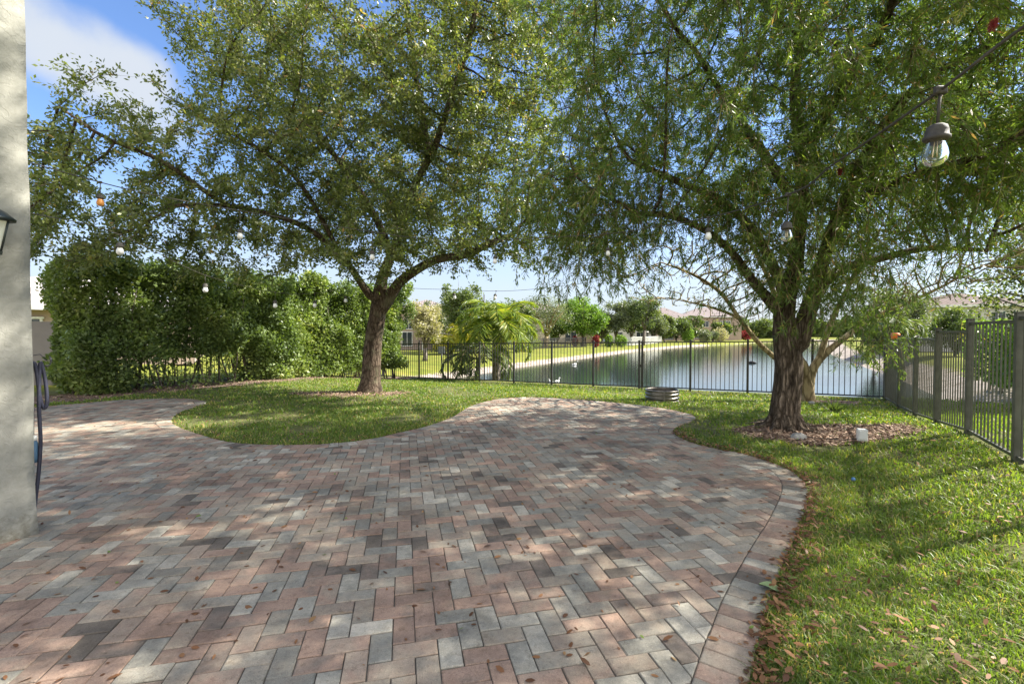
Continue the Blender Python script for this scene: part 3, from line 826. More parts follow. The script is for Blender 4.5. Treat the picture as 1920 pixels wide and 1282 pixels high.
# ---- right tree : weeping bottlebrush
def bottlebrush():
    bx, by = TREE_R; z0 = gz(bx, by)-.05; Y = by
    limbs = [
        [(bx, by-.02, z0, .235), (bx, by, z0+.15, .21), (bx-.0, by, z0+.35, .195), P4(1479, 700, Y, .185), P4(1477, 655, Y, .185), P4(1470, 610, Y, .15), P4(1474, 565, Y, .125), P4(1490, 500, Y, .105), P4(1500, 400, Y-.1, .09),
         P4(1505, 300, Y-.2, .09), P4(1490, 180, Y-.2, .07), P4(1500, 60, Y-.3, .05), P4(1490, -80, Y-.3, .03)],
        [P4(1482, 668, Y-.02, .18), P4(1497, 640, Y-.08, .155), P4(1508, 606, Y-.15, .125), P4(1522, 560, Y-.2, .105), P4(1545, 480, Y-.3, .09), P4(1575, 400, Y-.4, .10), P4(1610, 320, Y-.6, .08), P4(1660, 230, Y-.9, .06), P4(1730, 150, Y-1.3, .04)],
        [P4(1472, 600, Y, .10), P4(1440, 560, Y-.05, .075), P4(1405, 520, Y-.1, .065), P4(1380, 482, Y-.2, .055), P4(1335, 440, Y-.3, .045), P4(1260, 405, Y-.5, .045), P4(1190, 400, Y-.6, .03)],
        [P4(1478, 570, Y, .09), P4(1450, 500, Y+.1, .075), P4(1410, 430, Y+.1, .065), P4(1350, 375, Y+.1, .055), P4(1270, 340, Y, .05), P4(1180, 300, Y, .035)],
        [P4(1505, 610, Y-.1, .09), P4(1545, 530, Y, .08), P4(1590, 500, Y+.1, .07), P4(1650, 485, Y+.1, .06), P4(1740, 465, Y, .045), P4(1850, 470, Y-.1, .03)],
        [P4(1500, 400, Y-.1, .08), P4(1440, 300, Y, .07), P4(1370, 200, Y+.1, .05), P4(1300, 90, Y+.1, .04)],
        [P4(1575, 400, Y-.4, .07), P4(1640, 360, Y-.8, .06), P4(1740, 320, Y-1.4, .045), P4(1860, 290, Y-2.0, .03)],
        [P4(1500, 300, Y-.2, .07), P4(1570, 180, Y-.7, .06), P4(1650, 60, Y-1.4, .05), P4(1700, -80, Y-2.0, .035)],
    ]
    lobes = [(4.2, 6.4, 5.2, 3.3, 3.2, 2.4, 1.15), (2.2, 6.6, 4.6, 1.7, 2.0, 1.9, 1.0), (5.2, 5.2, 5.0, 3.0, 2.4, 2.2), (6.8, 6.4, 4.55, 2.6, 2.3, 1.7), (4.6, 3.6, 4.8, 2.8, 1.9, 1.5, 1.1), (3.9, 6.3, 3.35, 1.6, 1.2, .5, 1.0), (2.0, 6.3, 3.3, 1.5, 1.3, .6, 1.5), (7.5, 8.2, 4.6, 2.5, 2, 1.6), (1.4, 6.2, 3.0, 1.0, 1.0, .6, 2), (3.6, 4.9, 3.9, 1.9, 1.0, 1.1, 1.6), (5.4, 4.6, 3.6, 1.8, 1.2, 1.0, 1.6), (1.5, 6.0, 4.4, 1.0, 1.2, 1.4, 1.4), (3.6, 5.2, 7.2, 3.2, 2.6, 1.4, .9), (.7, 6.0, 3.3, .8, .9, .7, 1.8), (1.3, 6.6, 6.1, 1.3, 1.5, 1.4, 1.3)]
    A = ell_points(lobes, 4900, .06, .75, 9.0)
    pos, par, rad, cnt, hc, nm = grow(limbs, A, .24, 1.4, .34, 80, (0, 0, .0), .16)
    R = smooth_attach(radii(rad, cnt, .0055, .25), par)
    root = empty('bottlebrush_tree', (bx, by, z0), 0, 'weeping bottlebrush with rough furrowed trunk in a mulch bed, at right', 'tree')
    skeleton_mesh('trunk', pos, par, R, M['bark_brush'], root)
    # buttress roots
    mb = MB()
    for k in range(9):
        a = k*.7+.2; l = random.uniform(.35, .75)
        p = [(bx+math.cos(a)*.14, by+math.sin(a)*.14, z0+.24), (bx+math.cos(a)*.25, by+math.sin(a)*.25, z0+.09), (bx+math.cos(a+.1)*(.27+l*.4), by+math.sin(a+.1)*(.27+l*.4), z0+.065), (bx+math.cos(a+.2)*(.27+l), by+math.sin(a+.2)*(.27+l), z0+.01)]
        mb.tube([tuple(q) for q in catmull(p, 4)], list(np.linspace(.08, .016, 13)), 8)
    mb.build('surface_root', M['bark_brush'], root)
    # hanging twigs : curved down
    B, D, Ln = twigs(pos, par, R, .018, 7, .32, -.12, 20)
    ex = []   # long curtains near the trunk as in the photograph
    for (x, y, Yd, n, sp) in ((1500, 460, Y-.6, 40, .5), (1560, 500, Y-.3, 26, .4), (1450, 510, Y-.5, 16, .3), (1490, 360, Y-.8, 36, .6), (1420, 400, Y-.6, 24, .5), (1535, 560, Y-.4, 8, .2), (1620, 555, Y+.9, 30, .36), (1650, 630, Y+1.0, 12, .22), (1110, 420, Y-.3, 28, .5), (1180, 380, Y-.2, 26, .5), (1050, 380, Y-.1, 24, .4), (1090, 470, Y-.2, 18, .35), (1160, 470, Y-.1, 14, .4), (1230, 400, Y-.4, 14, .45), (1700, 400, Y-.8, 30, .7), (1820, 380, Y-1.0, 26, .6)):
        c = at(x, y, Yd)
        ex.append(c+RNG.normal(0, sp, (n*4, 3))*np.array([1, 1, .55]))
    ex = np.vstack(ex); De = RNG.normal(0, .45, ex.shape); De[:, 2] -= .5; De /= np.linalg.norm(De, axis=1)[:, None]
    B = np.vstack([B, ex]); D = np.vstack([D, De]); Ln = np.concatenate([Ln, .36*(.5+RNG.random(len(ex)))])
    n = len(B); k = 21; u = np.where(np.arange(k) < 5, .2+.1*np.arange(k), .74+.26*(np.arange(k)-5)/(k-5))
    down = np.array([0, 0, -1.0])
    curve = (u**2)[None, :, None]*Ln[:, None, None]*.28*down
    line = B[:, None]+D[:, None]*Ln[:, None, None]*u[None, :, None]+curve
    tang = D[:, None]+down*(1.1*u)[None, :, None]
    lp = (line+RNG.normal(0, .01, (n, k, 3))).reshape(-1, 3)
    ld = (tang*.7+RNG.normal(0, .72, (n, k, 3))).reshape(-1, 3)
    tone = np.clip(np.repeat(RNG.normal(.45, .18, n), k)+RNG.normal(0, .12, n*k), 0, .94)
    brown = RNG.random(n*k) < .03; tone[brown] = 1
    L = RNG.uniform(.065, .125, n*k)
    me = leaf_mesh('crown', lp, ld, L, RNG.uniform(.011, .017, n*k), tone)
    link('crown', me, M['leaf_brush'], root)
    # twig strings (3-sided, curved)
    K = 5; uu = np.linspace(0, 1, K)
    ln = B[:, None]+D[:, None]*Ln[:, None, None]*uu[None, :, None]+(uu**2)[None, :, None]*Ln[:, None, None]*.28*down
    off = np.array([(1, 0, 0), (-.5, .87, 0), (-.5, -.87, 0)])*.0028
    V = (ln[:, :, None, :]+off[None, None]).reshape(-1, 3)
    i = np.arange(n)[:, None, None]*(K*3); s_ = np.arange(K-1)[None, :, None]*3; c = np.arange(3)[None, None, :]; c2 = (c+1) % 3
    Fq = np.stack([i+s_+c, i+s_+c2, i+s_+3+c2, i+s_+3+c], -1).reshape(-1, 4)
    tag(link('twigs', mesh_np('twigs', V, [Fq]), M['bark_pale'], root), kind='stuff')
    # red brush flowers
    for (x, y, Yd, nm_) in ((1862, 47, 2.9, 'flower'), (1575, 322, 5.0, 'flower')):
        c = at(x, y, Yd); q = 500
        pp = c+RNG.normal(0, .004, (q, 3))+np.outer(RNG.uniform(-.04, .04, q), [.3, .2, .9]); dd = RNG.normal(size=(q, 3)); dd[:, 2] *= .4
        me = leaf_mesh('flower', pp, dd, .028, .0025, RNG.random(q)); link('flower', me, M['leaf_red'], root)
    pass
bottlebrush()

# ---- nearly bare crape myrtle behind
def crape():
    bx, by = CRAPE; z0 = gz(bx, by)-.05; Y = by
    limbs = [
        [(bx, by, z0, .16), (bx-.02, by, z0+.3, .13), P4(1508, 690, Y, .11), P4(1490, 660, Y, .09), P4(1468, 600, Y, .07), P4(1440, 520, Y-.2, .05), P4(1400, 440, Y-.4, .03)],
        [(bx, by, z0+.05, .08), P4(1490, 700, Y, .075), P4(1455, 672, Y-.1, .06), P4(1420, 640, Y-.2, .055), P4(1385, 595, Y-.3, .05), P4(1350, 548, Y-.4, .042), P4(1300, 515, Y-.5, .03), P4(1240, 492, Y-.6, .015)],
        [(bx+.03, by, z0+.1, .10), P4(1520, 705, Y, .10), P4(1535, 675, Y, .09), P4(1575, 640, Y, .07), P4(1640, 595, Y, .055), P4(1720, 560, Y-.2, .04), P4(1800, 520, Y-.4, .02)],
        [P4(1535, 675, Y, .07), P4(1560, 600, Y, .06), P4(1600, 520, Y, .045), P4(1650, 430, Y, .03)],
        [P4(1385, 595, Y-.3, .035), P4(1330, 575, Y-.4, .025), P4(1260, 560, Y-.5, .012)],
    ]
    lobes = [(3.9, 9.9, 2.6, 1.7, 1.0, .85, 1.3), (5.2, 10, 2.9, 1.3, 1.2, .9), (8.8, 10.2, 2.7, 1.8, 1.2, .8, 1.3), (7.4, 10.3, 3.0, 1.6, 1.2, 1.0), (9.9, 9.6, 3.0, 1.4, 1.2, .7), (4.9, 9.9, 1.75, 1.0, .8, .5, .5)]
    A = ell_points(lobes, 1900, -2, .6, 4.0)
    pos, par, rad, cnt, hc, nm = grow(limbs, A, .15, 2.2, .17, 110, (0, 0, .03), .3)
    R = smooth_attach(radii(rad, cnt, .009, .1), par)
    root = empty('crape_myrtle', (bx, by, z0), 0, 'nearly bare pale-barked small tree by the lake fence, behind the bottlebrush', 'tree')
    skeleton_mesh('trunk', pos, par, R, M['bark_pale'], root)
    B, D, Ln = twigs(pos, par, R, .011, 2, .3, 0, 5)
    sel = RNG.random(len(B)) < .35; B, D, Ln = B[sel], D[sel], Ln[sel]
    n = len(B); k = 5; u = ((np.arange(k)+.5)/k)
    lp = (B[:, None]+D[:, None]*Ln[:, None, None]*u[None, :, None]).reshape(-1, 3)
    me = leaf_mesh('crown', lp, RNG.normal(size=(n*k, 3)), .05, .022, RNG.random(n*k))
    link('crown', me, M['leaf_oak'], root)
    twig_mesh(B, D, Ln, .003, M['bark_grey'], root)
crape()

# ------------------------------------------------------------------ hedge
def foliage_box(n, s0, s1, t0, t1, z0, z1, seed, shell=.35, amp=.28):
    """leaf points in a rough upright box (lot coordinates), crowded towards the faces"""
    out = []; have = 0
    while have < n:
        k = n
        s = RNG.uniform(s0-.3, s1+.3, k); t = RNG.uniform(t0-.3, t1+.3, k); z = RNG.uniform(z0, z1+.5, k)
        X, Y = xy(s, t); P = np.column_stack([X, Y, z])
        w = noise3(P, .75, seed)*amp+noise3(P, 2.2, seed+5)*amp*.6
        d = np.minimum.reduce([s-s0, s1-s, t-t0, t1-t, (z1+.18*np.sin(t*1.3+seed))-z])+w
        pr = np.where(d < 0, 0, np.where(d < shell, 1, .12))
        P = P[RNG.random(k) < pr]; out.append(P); have += len(P)
    return np.vstack(out)[:n]
def hedge():
    s0, s1, t0, t1 = -14.7, -13.15, 3.6, 13.5
    P = foliage_box(160000, s0, s1, t0, t1, -.02, 2.85, 2.0, amp=.5)
    s, t = P[:, :2]@E1, P[:, :2]@E2
    # long shoots stand above the cut top
    m = 22000; t_ = RNG.uniform(t0, t1, 420); s_ = RNG.uniform(s0, s1, 420); sx, sy = xy(s_, t_); h_ = RNG.uniform(.15, .6, 420); ii = RNG.integers(0, 420, m); q = RNG.random(m)
    dx = RNG.normal(0, .12, 420)
    P = np.vstack([P, np.column_stack([sx[ii]+dx[ii]*q+RNG.normal(0, .04, m), sy[ii]+RNG.normal(0, .04, m), 2.72+h_[ii]*q])])
    s, t = P[:, :2]@E1, P[:, :2]@E2
    # thinner skirt where the light comes through
    thin = (P[:, 2] < .75) & (t > 4.6) & (t < 7.6)
    P = P[~(thin & (RNG.random(len(P)) < .86))]
    n = len(P)
    D = RNG.normal(size=(n, 3)); D[:, :2] += E1*.5; D[:, 2] += .15
    sh = noise3(P, 1.1, 8)
    tone = np.clip(.42+sh*.5+RNG.normal(0, .16, n), 0, 1)
    L = RNG.uniform(.065, .125, n)
    c = xy(-13.9, 8.3); root = empty('hedge', (c[0], c[1], gz(*c)), 0, 'tall dense clipped hedge of glossy leaves along the left lawn edge', 'hedge')
    link('foliage', leaf_mesh('foliage', P, D, L, L*.55, tone), M['leaf_hedge'], root)
    mb = MB()
    for k in range(62):
        t_ = t0+.2+(t1-t0-.4)*k/61+random.uniform(-.06, .06); s_ = -13.9+random.uniform(-.3, .4)
        x, y = xy(s_, t_); z = gz(x, y)-.05; pts = [(x, y, z)]
        dx, dy = random.uniform(-.12, .12), random.uniform(-.12, .12)
        for j in range(1, 6):
            pts.append((x+dx*j+random.uniform(-.03, .03), y+dy*j+random.uniform(-.03, .03), z+j*.5))
        mb.tube(pts, [.028, .024, .02, .016, .012, .006], 6)
    mb.build('stems', M['bark_grey'], root)
hedge()

# ------------------------------------------------------------------ fences
def fence_panel(a, b, za, zb, top, mat, parent, pitch=.11, pw=.016):
    """rails and pickets between two posts; za/zb ground heights, top = absolute top height (None: follow slope)"""
    a = np.array(a); b = np.array(b); L = np.linalg.norm(b-a); d = (b-a)/L; rz = math.atan2(d[1], d[0]); mb = MB()
    def zt(u): return top if top is not None else None
    n = max(1, int(round(L/pitch)))
    def rail(z1, z2, w=.028, h=.032):
        p = a+d*.02; q = b-d*.02; nn = np.array([-d[1], d[0]])*w/2
        vs = []
        for (pt, z) in ((p, z1), (q, z2)):
            for sgn in (-1, 1):
                for dz in (-h/2, h/2): vs.append((pt[0]+nn[0]*sgn, pt[1]+nn[1]*sgn, z+dz))
        mb.add(vs, [(0, 1, 3, 2), (4, 6, 7, 5), (0, 4, 5, 1), (2, 3, 7, 6), (1, 5, 7, 3), (0, 2, 6, 4)])
    tz1 = top[0]; tz2 = top[1]; bz1 = za+.05; bz2 = zb+.05
    rail(tz1-.016, tz2-.016); rail(tz1-.19, tz2-.19, .024, .026) if False else None
    rail(bz1, bz2)
    for k in range(1, n):
        u = k/n; p = a+(b-a)*u; zt_ = tz1+(tz2-tz1)*u-.02; zb_ = bz1+(bz2-bz1)*u-.01
        mb.box((p[0], p[1], (zt_+zb_)/2), (pw, pw, zt_-zb_), rz)
    return mb.build('picket_panel', mat, parent)
def post(p, z0, z1, w, mat, parent, rz):
    mb = MB(); mb.box((p[0], p[1], (z0+z1)/2), (w, w, z1-z0), rz, .004)
    o = mb.build('post', mat, parent)
    c = MB(); c.box((p[0], p[1], z1+.008), (w+.012, w+.012, .016), rz, .004); c.build('post_cap', mat, o)
    return o
P0 = np.array([3.77, 13.6]); PD = np.array([1.234, -.725])
def pk(k): return P0+PD*k
def zk(k): return -.25+.026*k
def lake_fence():
    root = empty('lake_fence', (*pk(-1), zk(-1)), 0, 'black aluminium picket fence between the back lawn and the lake', 'fence')
    rz = math.atan2(PD[1], PD[0])
    for k in range(-9, 4):
        fence_panel(pk(k), pk(k+1), zk(k), zk(k+1), (zk(k)+1.37, zk(k+1)+1.37), M['bronze'], root)
    for k in range(-9, 5):
        post(pk(k), zk(k)-.1, zk(k)+1.40, .055 if k != 4 else .075, M['bronze'], root, rz)
    post(pk(.055), zk(0)-.05, zk(0)+1.38, .045, M['bronze'], root, rz)
    g = MB(); p = pk(.028); g.box((p[0], p[1]-.02, .42), (.05, .03, .09), rz, .005); g.build('gate_latch', M['bronze'], root)
lake_fence()
def side_fence():
    C = pk(4); d = -E2
    root = empty('side_fence', (*(C+d*4), .05), 0, 'olive bronze picket fence stepping up along the right boundary', 'fence')
    D = [.12, 1.59, 3.03, 4.47, 5.91, 7.35, 8.79]
    tops = [1.22, 1.30, 1.31, 1.43, 1.53, 1.56]
    rz = math.atan2(d[1], d[0])
    for i in range(6):
        a, b = C+d*D[i], C+d*D[i+1]
        fence_panel(a, b, gz(*a)+.01, gz(*b)+.01, (tops[i], tops[i]), M['bronze_light'], root, .108, .0135)
    for i in range(7):
        p = C+d*D[i]; h = max(tops[min(i, 5)], tops[max(i-1, 0)])+.03
        post(p, gz(*p)-.08, h, .06 if i < 3 else .068, M['bronze_light'], root, rz)
side_fence()
def hedge_fence():
    a = np.array(xy(-14.95, 13.9)); b = np.array(xy(-14.95, 3.9)); n = 7
    root = empty('boundary_fence', (*((a+b)/2), 0), 0, 'dark picket fence showing through the foot of the hedge', 'fence')
    for i in range(n):
        p = a+(b-a)*i/n; q = a+(b-a)*(i+1)/n
        z1, z2 = gz(*p), gz(*q)
        fence_panel(p, q, z1, z2, (z1+1.3, z2+1.3), M['bronze'], root, .11)
        post(p, z1-.1, z1+1.33, .05, M['bronze'], root, ROT)
hedge_fence()

# ------------------------------------------------------------------ pillar, lantern, hose
def pillar():
    c = np.array([-3.32, 3.19]); w = .62
    ctr = c-E1*w/2-E2*w/2
    mb = MB(); n = 44
    # rough-edged stucco column: a fine grid so that the faces are not dead flat
    vs = []; fs = []; per = []
    m = 10
    for side in range(4):
        for k in range(m):
            u = k/m*2-1
            per.append(((u, -1), (1, u), (-u, 1), (-1, -u))[side])
    zs = np.linspace(-.05, 4.3, n)
    for z in zs:
        fl = .012*math.exp(-max(z, 0)*8)
        for (u, v) in per:
            k = noise.noise(Vector((u*2.2, v*2.2, z*2.4)))*.007
            cr = 1-.018*(abs(u*v))**6
            q = ctr+(E1*u+E2*v)*(w/2+k+fl)*cr
            vs.append((q[0], q[1], z))
    N_ = len(per)
    for i in range(n-1):
        for k in range(N_):
            j = (k+1) % N_; fs.append((i*N_+k, i*N_+j, (i+1)*N_+j, (i+1)*N_+k))
    fs.append(tuple(range((n-1)*N_, n*N_)))
    mb.add(vs, fs, True)
    o = mb.build('stucco_pillar', M['stucco']); tag(o, 'pale grey-green stucco porch pillar at the left edge of the patio', 'pillar')
    # lantern
    f = c-E2*.222; lc = f+E1*.16
    root = empty('wall_lantern', (lc[0], lc[1], 1.9), ROT, 'dark green lantern with frosted panes mounted on the stucco pillar', 'lantern')
    L = MB(); L.lathe([(.001, .33), (.02, .325), (.03, .30), (.075, .275), (.105, .245), (.118, .232), (.118, .22), (.09, .215), (.001, .215)], n=24); L.build('cap', M['lamp_metal'], root, (0, 0, 0))
    L = MB(); 
    for k in range(4):
        a = math.pi/4+k*math.pi/2
        L.tube([(math.cos(a)*.055, math.sin(a)*.055, .02), (math.cos(a)*.098, math.sin(a)*.098, .218)], .006, 6)
    L.lathe([(.001, 0), (.062, 0), (.066, .022), (.05, .03), (.001, .03)], n=4, smooth=False, rz=math.pi/4)
    L.lathe([(.001, -.03), (.012, -.02), (.015, 0)], n=10)
    L.build('cage', M['lamp_metal'], root, (0, 0, 0))
    L = MB(); L.lathe([(.050, .028), (.090, .214)], n=4, smooth=False, rz=math.pi/4); L.build('glass_panes', M['frost'], root, (0, 0, 0))
    L = MB(); L.tube([(-.02, 0, .33), (-.03, 0, .36), (-.08, 0, .36), (-.14, 0, .28), (-.155, 0, .24)], .011, 8); L.box((-.152, 0, .2), (.016, .11, .2), 0, .004)
    L.build('bracket', M['lamp_metal'], root, (0, 0, 0))
    # hose hanger with hanging hose
    hp = c+E2*.05
    rt = empty('hose_hanger', (hp[0], hp[1], 1.15), 0, 'thin dark wire rack fixed to the far side of the stucco pillar', 'hose hanger')
    R_ = MB(); z = at(75, 686, 3.25)[2]
    R_.tube([at(50, 686, 3.2), at(92, 686, 3.3), at(96, 678, 3.3), at(94, 668, 3.3)], .005, 6); R_.tube([at(52, 668, 3.22), at(75, 664, 3.25), at(88, 676, 3.28)], .003, 6)
    R_.build('wire_rack', M['steel'], rt)
    hs = empty('garden_hose', tuple(at(66, 940, 3.22)), 0, 'dark navy hose draped over the rack beside the pillar', 'hose')
    Hs = MB()
    pts = catmull([at(60, 815, 3.2), at(60, 750, 3.22), at(59, 690, 3.22), at(64, 680, 3.23), at(69, 700, 3.24), at(75, 745, 3.25), at(82, 765, 3.27), at(88, 755, 3.28), at(86, 720, 3.28), at(80, 690, 3.27), at(76, 680, 3.26), at(74, 700, 3.25), at(73, 760, 3.24), at(76, 830, 3.24), at(72, 890, 3.22), at(66, 940, 3.2), at(63, 975, 3.19), at(55, 990, 3.25)], 6)
    Hs.tube(pts, .011, 8); Hs.build('hose_tube', M['hose'], hs)
    Bt = MB(); q = at(63, 868, 3.22); Bt.lathe([(.001, 0), (.022, .005), (.025, .04), (.025, .14), (.016, .17), (.015, .19), (.001, .19)], tuple(q), 14); Bt.build('nozzle', M['blueplastic'], hs)
    Bt = MB(); q = at(63, 826, 3.22); Bt.lathe([(.001, 0), (.02, .002), (.02, .035), (.001, .037)], tuple(q), 12); Bt.build('coupling', M['pvc'], hs)
pillar()

# ------------------------------------------------------------------ string lights
def string_lights(name, label, cable, bulbs, dia):
    root = empty(name, tuple(cable[0]), 0, label, 'string lights')
    pts = [tuple(p) for p in catmull(cable, 8)]
    MB().tube(pts, .004, 6).build('cable', M['rubber'], root)
    A = np.array(pts)
    for (x, y, Y, mat, tilt) in bulbs:
        b = at(x, y, Y)                       # centre of the glass
        k = int(np.argmin((A[:, 0]/A[:, 1]-b[0]/b[1])**2*4+((A[:, 1]-Y)/4)**2)); top = A[k]
        sc = dia/.06
        up = np.array([top[0]-b[0], top[1]-b[1], max(.05, top[2]-b[2])]); 
        up = up/np.linalg.norm(up)
        # the cord drops from the cable, the socket continues it
        import mathutils
        q = Vector((0, 0, 1)).rotation_difference(Vector(up)).to_matrix()
        def put(prof, nm, m_, par_, n=18):
            mb = MB(); mb.lathe([(r*sc, z*sc) for r, z in prof], n=n)
            mb.v = [tuple(q @ Vector(p) + Vector(b)) for p in mb.v]
            return mb.build(nm, m_, par_)
        so = put([(.001, .066), (.014, .066), (.023, .060), (.027, .048), (.028, .034), (.032, .032), (.032, .025), (.028, .021), (.001, .021)], 'socket', M['rubber'], root)
        put([(.019, .026), (.021, .014), (.028, -.004), (.031, -.02), (.029, -.034), (.02, -.046), (.009, -.051), (.0005, -.052)], 'bulb', mat, so)
        if Y < 3:
            mb = MB()
            for a in (0, 1.57, 3.14, 4.71):
                mb.tube([(math.cos(a)*.006*sc, math.sin(a)*.006*sc, .02*sc), (math.cos(a)*.009*sc, math.sin(a)*.009*sc, -.026*sc)], .0012*sc, 5)
            mb.v = [tuple(q @ Vector(p) + Vector(b)) for p in mb.v]; mb.build('filament', M['filament'], so)
        s0 = Vector(b)+Vector(up)*.064*sc
        MB().tube([tuple(s0), tuple(Vector(top))], .0034, 6).build('drop_cord', M['rubber'], so)
        MB().box(tuple(top), (.028, .014, .018), 0, .003).build('cord_joint', M['rubber'], so)
G = M['glass']; O = M['opal']
string_lights('string_lights', 'string lights sagging from upper right across the patio, large clear bulb nearest',
    [at(2200, -130, .75), at(1920, 50, .95), at(1738, 188, 1.15), at(1560, 310, 1.7), at(1478, 365, 2.3), at(1328, 408, 3.8), at(1230, 425, 4.6), at(1140, 438, 5.3), at(930, 450, 5.4), at(800, 447, 5.1), at(698, 435, 4.7), at(450, 395, 4.5), at(300, 368, 4.1), at(188, 342, 3.8), at(40, 300, 3.4)],
    [(1754, 278, 1.12, G, 0), (1475, 437, 2.3, G, 0), (1328, 440, 3.8, O, 0), (1140, 473, 5.3, O, 0), (928, 488, 5.4, O, 0), (698, 480, 4.7, O, 0), (450, 440, 4.5, O, 0), (188, 377, 3.8, M['amber'], 0)], .05)
string_lights('string_lights', 'farther string of small lights running past the hedge and oak to the lake side',
    [at(60, 400, 3.5), at(225, 440, 5.2), at(385, 516, 7.0), at(516, 548, 8.3), at(590, 550, 9.2), at(648, 540, 10.0), at(715, 530, 10.6), at(770, 540, 10.6), at(850, 543, 10.4), at(960, 545, 10.2), at(1100, 530, 9.8), at(1250, 500, 9.0), at(1400, 470, 8.0)],
    [(225, 468, 5.2, O, 0), (385, 541, 7.0, O, 0), (516, 571, 8.3, O, 0), (590, 571, 9.2, O, 0), (648, 562, 10.0, O, 0), (852, 556, 10.4, O, 0), (928, 557, 10.2, O, 0)], .07)

# ------------------------------------------------------------------ small things on the lawn
def ring_planter():
    x, y = gp(1241, 747, -.03); z = gz(x, y)
    root = empty('metal_ring', (x, y, z), 0, 'round corrugated galvanised steel ring lying on the lawn near the lake fence', 'fire ring')
    prof = []
    for k in range(37):
        u = k/36; prof.append((.345+.012*math.cos(u*math.pi*6), .01+u*.235))
    prof += [(.352, .252), (.34, .258), (.333, .25), (.335, .24), (.335, .01)]
    MB().lathe(prof, n=48).build('corrugated_wall', M['galv'], root, (0, 0, 0))
    MB().lathe([(.001, .05), (.2, .06), (.334, .035)], n=32).build('ash_bed', M['ash'], root, (0, 0, 0))
    for a in (-1.75, 1.4):
        MB().box((math.cos(a)*.36, math.sin(a)*.36, .13), (.012, .04, .22), a, .003).build('seam_strip', M['galv'], root, (0, 0, 0))
ring_planter()
def outlet():
    x, y = gp(1616, 831, .0); z = gz(x, y)
    root = empty('outlet_box', (x, y, z), -.4, 'small white weatherproof outlet box on a stub in the mulch', 'outlet box')
    MB().box((0, 0, .10), (.11, .08, .15), 0, .01).build('box', M['pvc'], root, (0, 0, 0))
    MB().box((0, -.046, .105), (.085, .014, .11), 0, .005).build('cover', M['pvc'], root, (0, 0, 0))
    MB().tube([(0, 0, -.03), (0, 0, .04)], .016, 8).build('stub_pipe', M['pvc'], root, (0, 0, 0))
    MB().tube([(-.03, 0, .05), (-.1, .0, .035), (-.16, .05, .01), (-.4, .02, .012), (-.62, .06, .012)], .006, 6).build('cord', M['black'], root, (0, 0, 0))
    def rock(px, py, r, nm, lab):
        x, y = gp(px, py); z = gz(x, y); mb = MB(); vs = []; n = 12; m = 8
        prof = []
        for i in range(m):
            th = math.pi*i/(m-1)
            for k in range(n):
                a = 2*math.pi*k/n; d = Vector((math.sin(th)*math.cos(a), math.sin(th)*math.sin(a), math.cos(th)))
                rr = r*(1+.45*noise.noise(d*1.7+Vector((px, 0, 0))))
                vs.append((d.x*rr*1.2, d.y*rr, d.z*rr*.8))
        fs = [(i*n+k, i*n+(k+1) % n, (i+1)*n+(k+1) % n, (i+1)*n+k) for i in range(m-1) for k in range(n)]
        mb.add(vs, fs, True); o = mb.build(nm, M['rock'], None, (x, y, z+r*.4)); tag(o, lab, 'rock')
    rock(1497, 822, .075, 'rock', 'pale rock lying against the foot of the bottlebrush trunk')
    rock(1522, 745, .06, 'rock', 'small grey stone at the foot of the pale bare tree')
outlet()
def toy():
    x, y = gp(1600, 902); z = gz(x, y)
    MBx = MB(); n = 12
    MBx.lathe([(.001, -.02), (.013, -.015), (.019, 0), (.013, .015), (.001, .02)], n=n)
    o = MBx.build('ball', M['tealplastic'], None, (x, y, z+.035)); tag(o, 'small blue ball lying in the grass right of the patio', 'ball')
toy()
def big_leaf():
    c = gp(1449, 1108); 
    vs = []; n = 9
    for i in range(n):
        u = i/(n-1); w = .035*math.sin(math.pi*min(1, u*1.05+.02))**.8; 
        for sgn in (-1, 0, 1):
            vs.append(((u-.5)*.13, sgn*w, .008+.012*abs(sgn)+.01*math.sin(u*5)))
    fs = []
    for i in range(n-1):
        for k in (0, 1): fs.append((i*3+k, i*3+3+k, i*3+4+k, i*3+1+k))
    mb = MB(); mb.add(vs, fs, True)
    m_ = m_plain('pale_green_leaf', (.25, .33, .15), .5, 0, .2, 30)
    o = mb.build('large_leaf', m_, None, (c[0], c[1], .004), -.6); tag(o, 'large pale green leaf lying on the paver border', 'leaf')
big_leaf()
def weed():
    x, y = gp(1562, 772, -.08); z = gz(x, y); n = 60
    P = np.tile([x, y, z], (n, 1))+RNG.normal(0, .03, (n, 3))*[1, 1, .1]; D = RNG.normal(0, .6, (n, 3)); D[:, 2] = 1
    me = leaf_mesh('weed_tuft', P, D, RNG.uniform(.12, .3, n), .02, RNG.uniform(0, .6, n))
    tag(link('weed_tuft', me, M['leaf_far']), 'taller weed tuft on the lawn right of the bottlebrush trunk', 'weed')
weed()

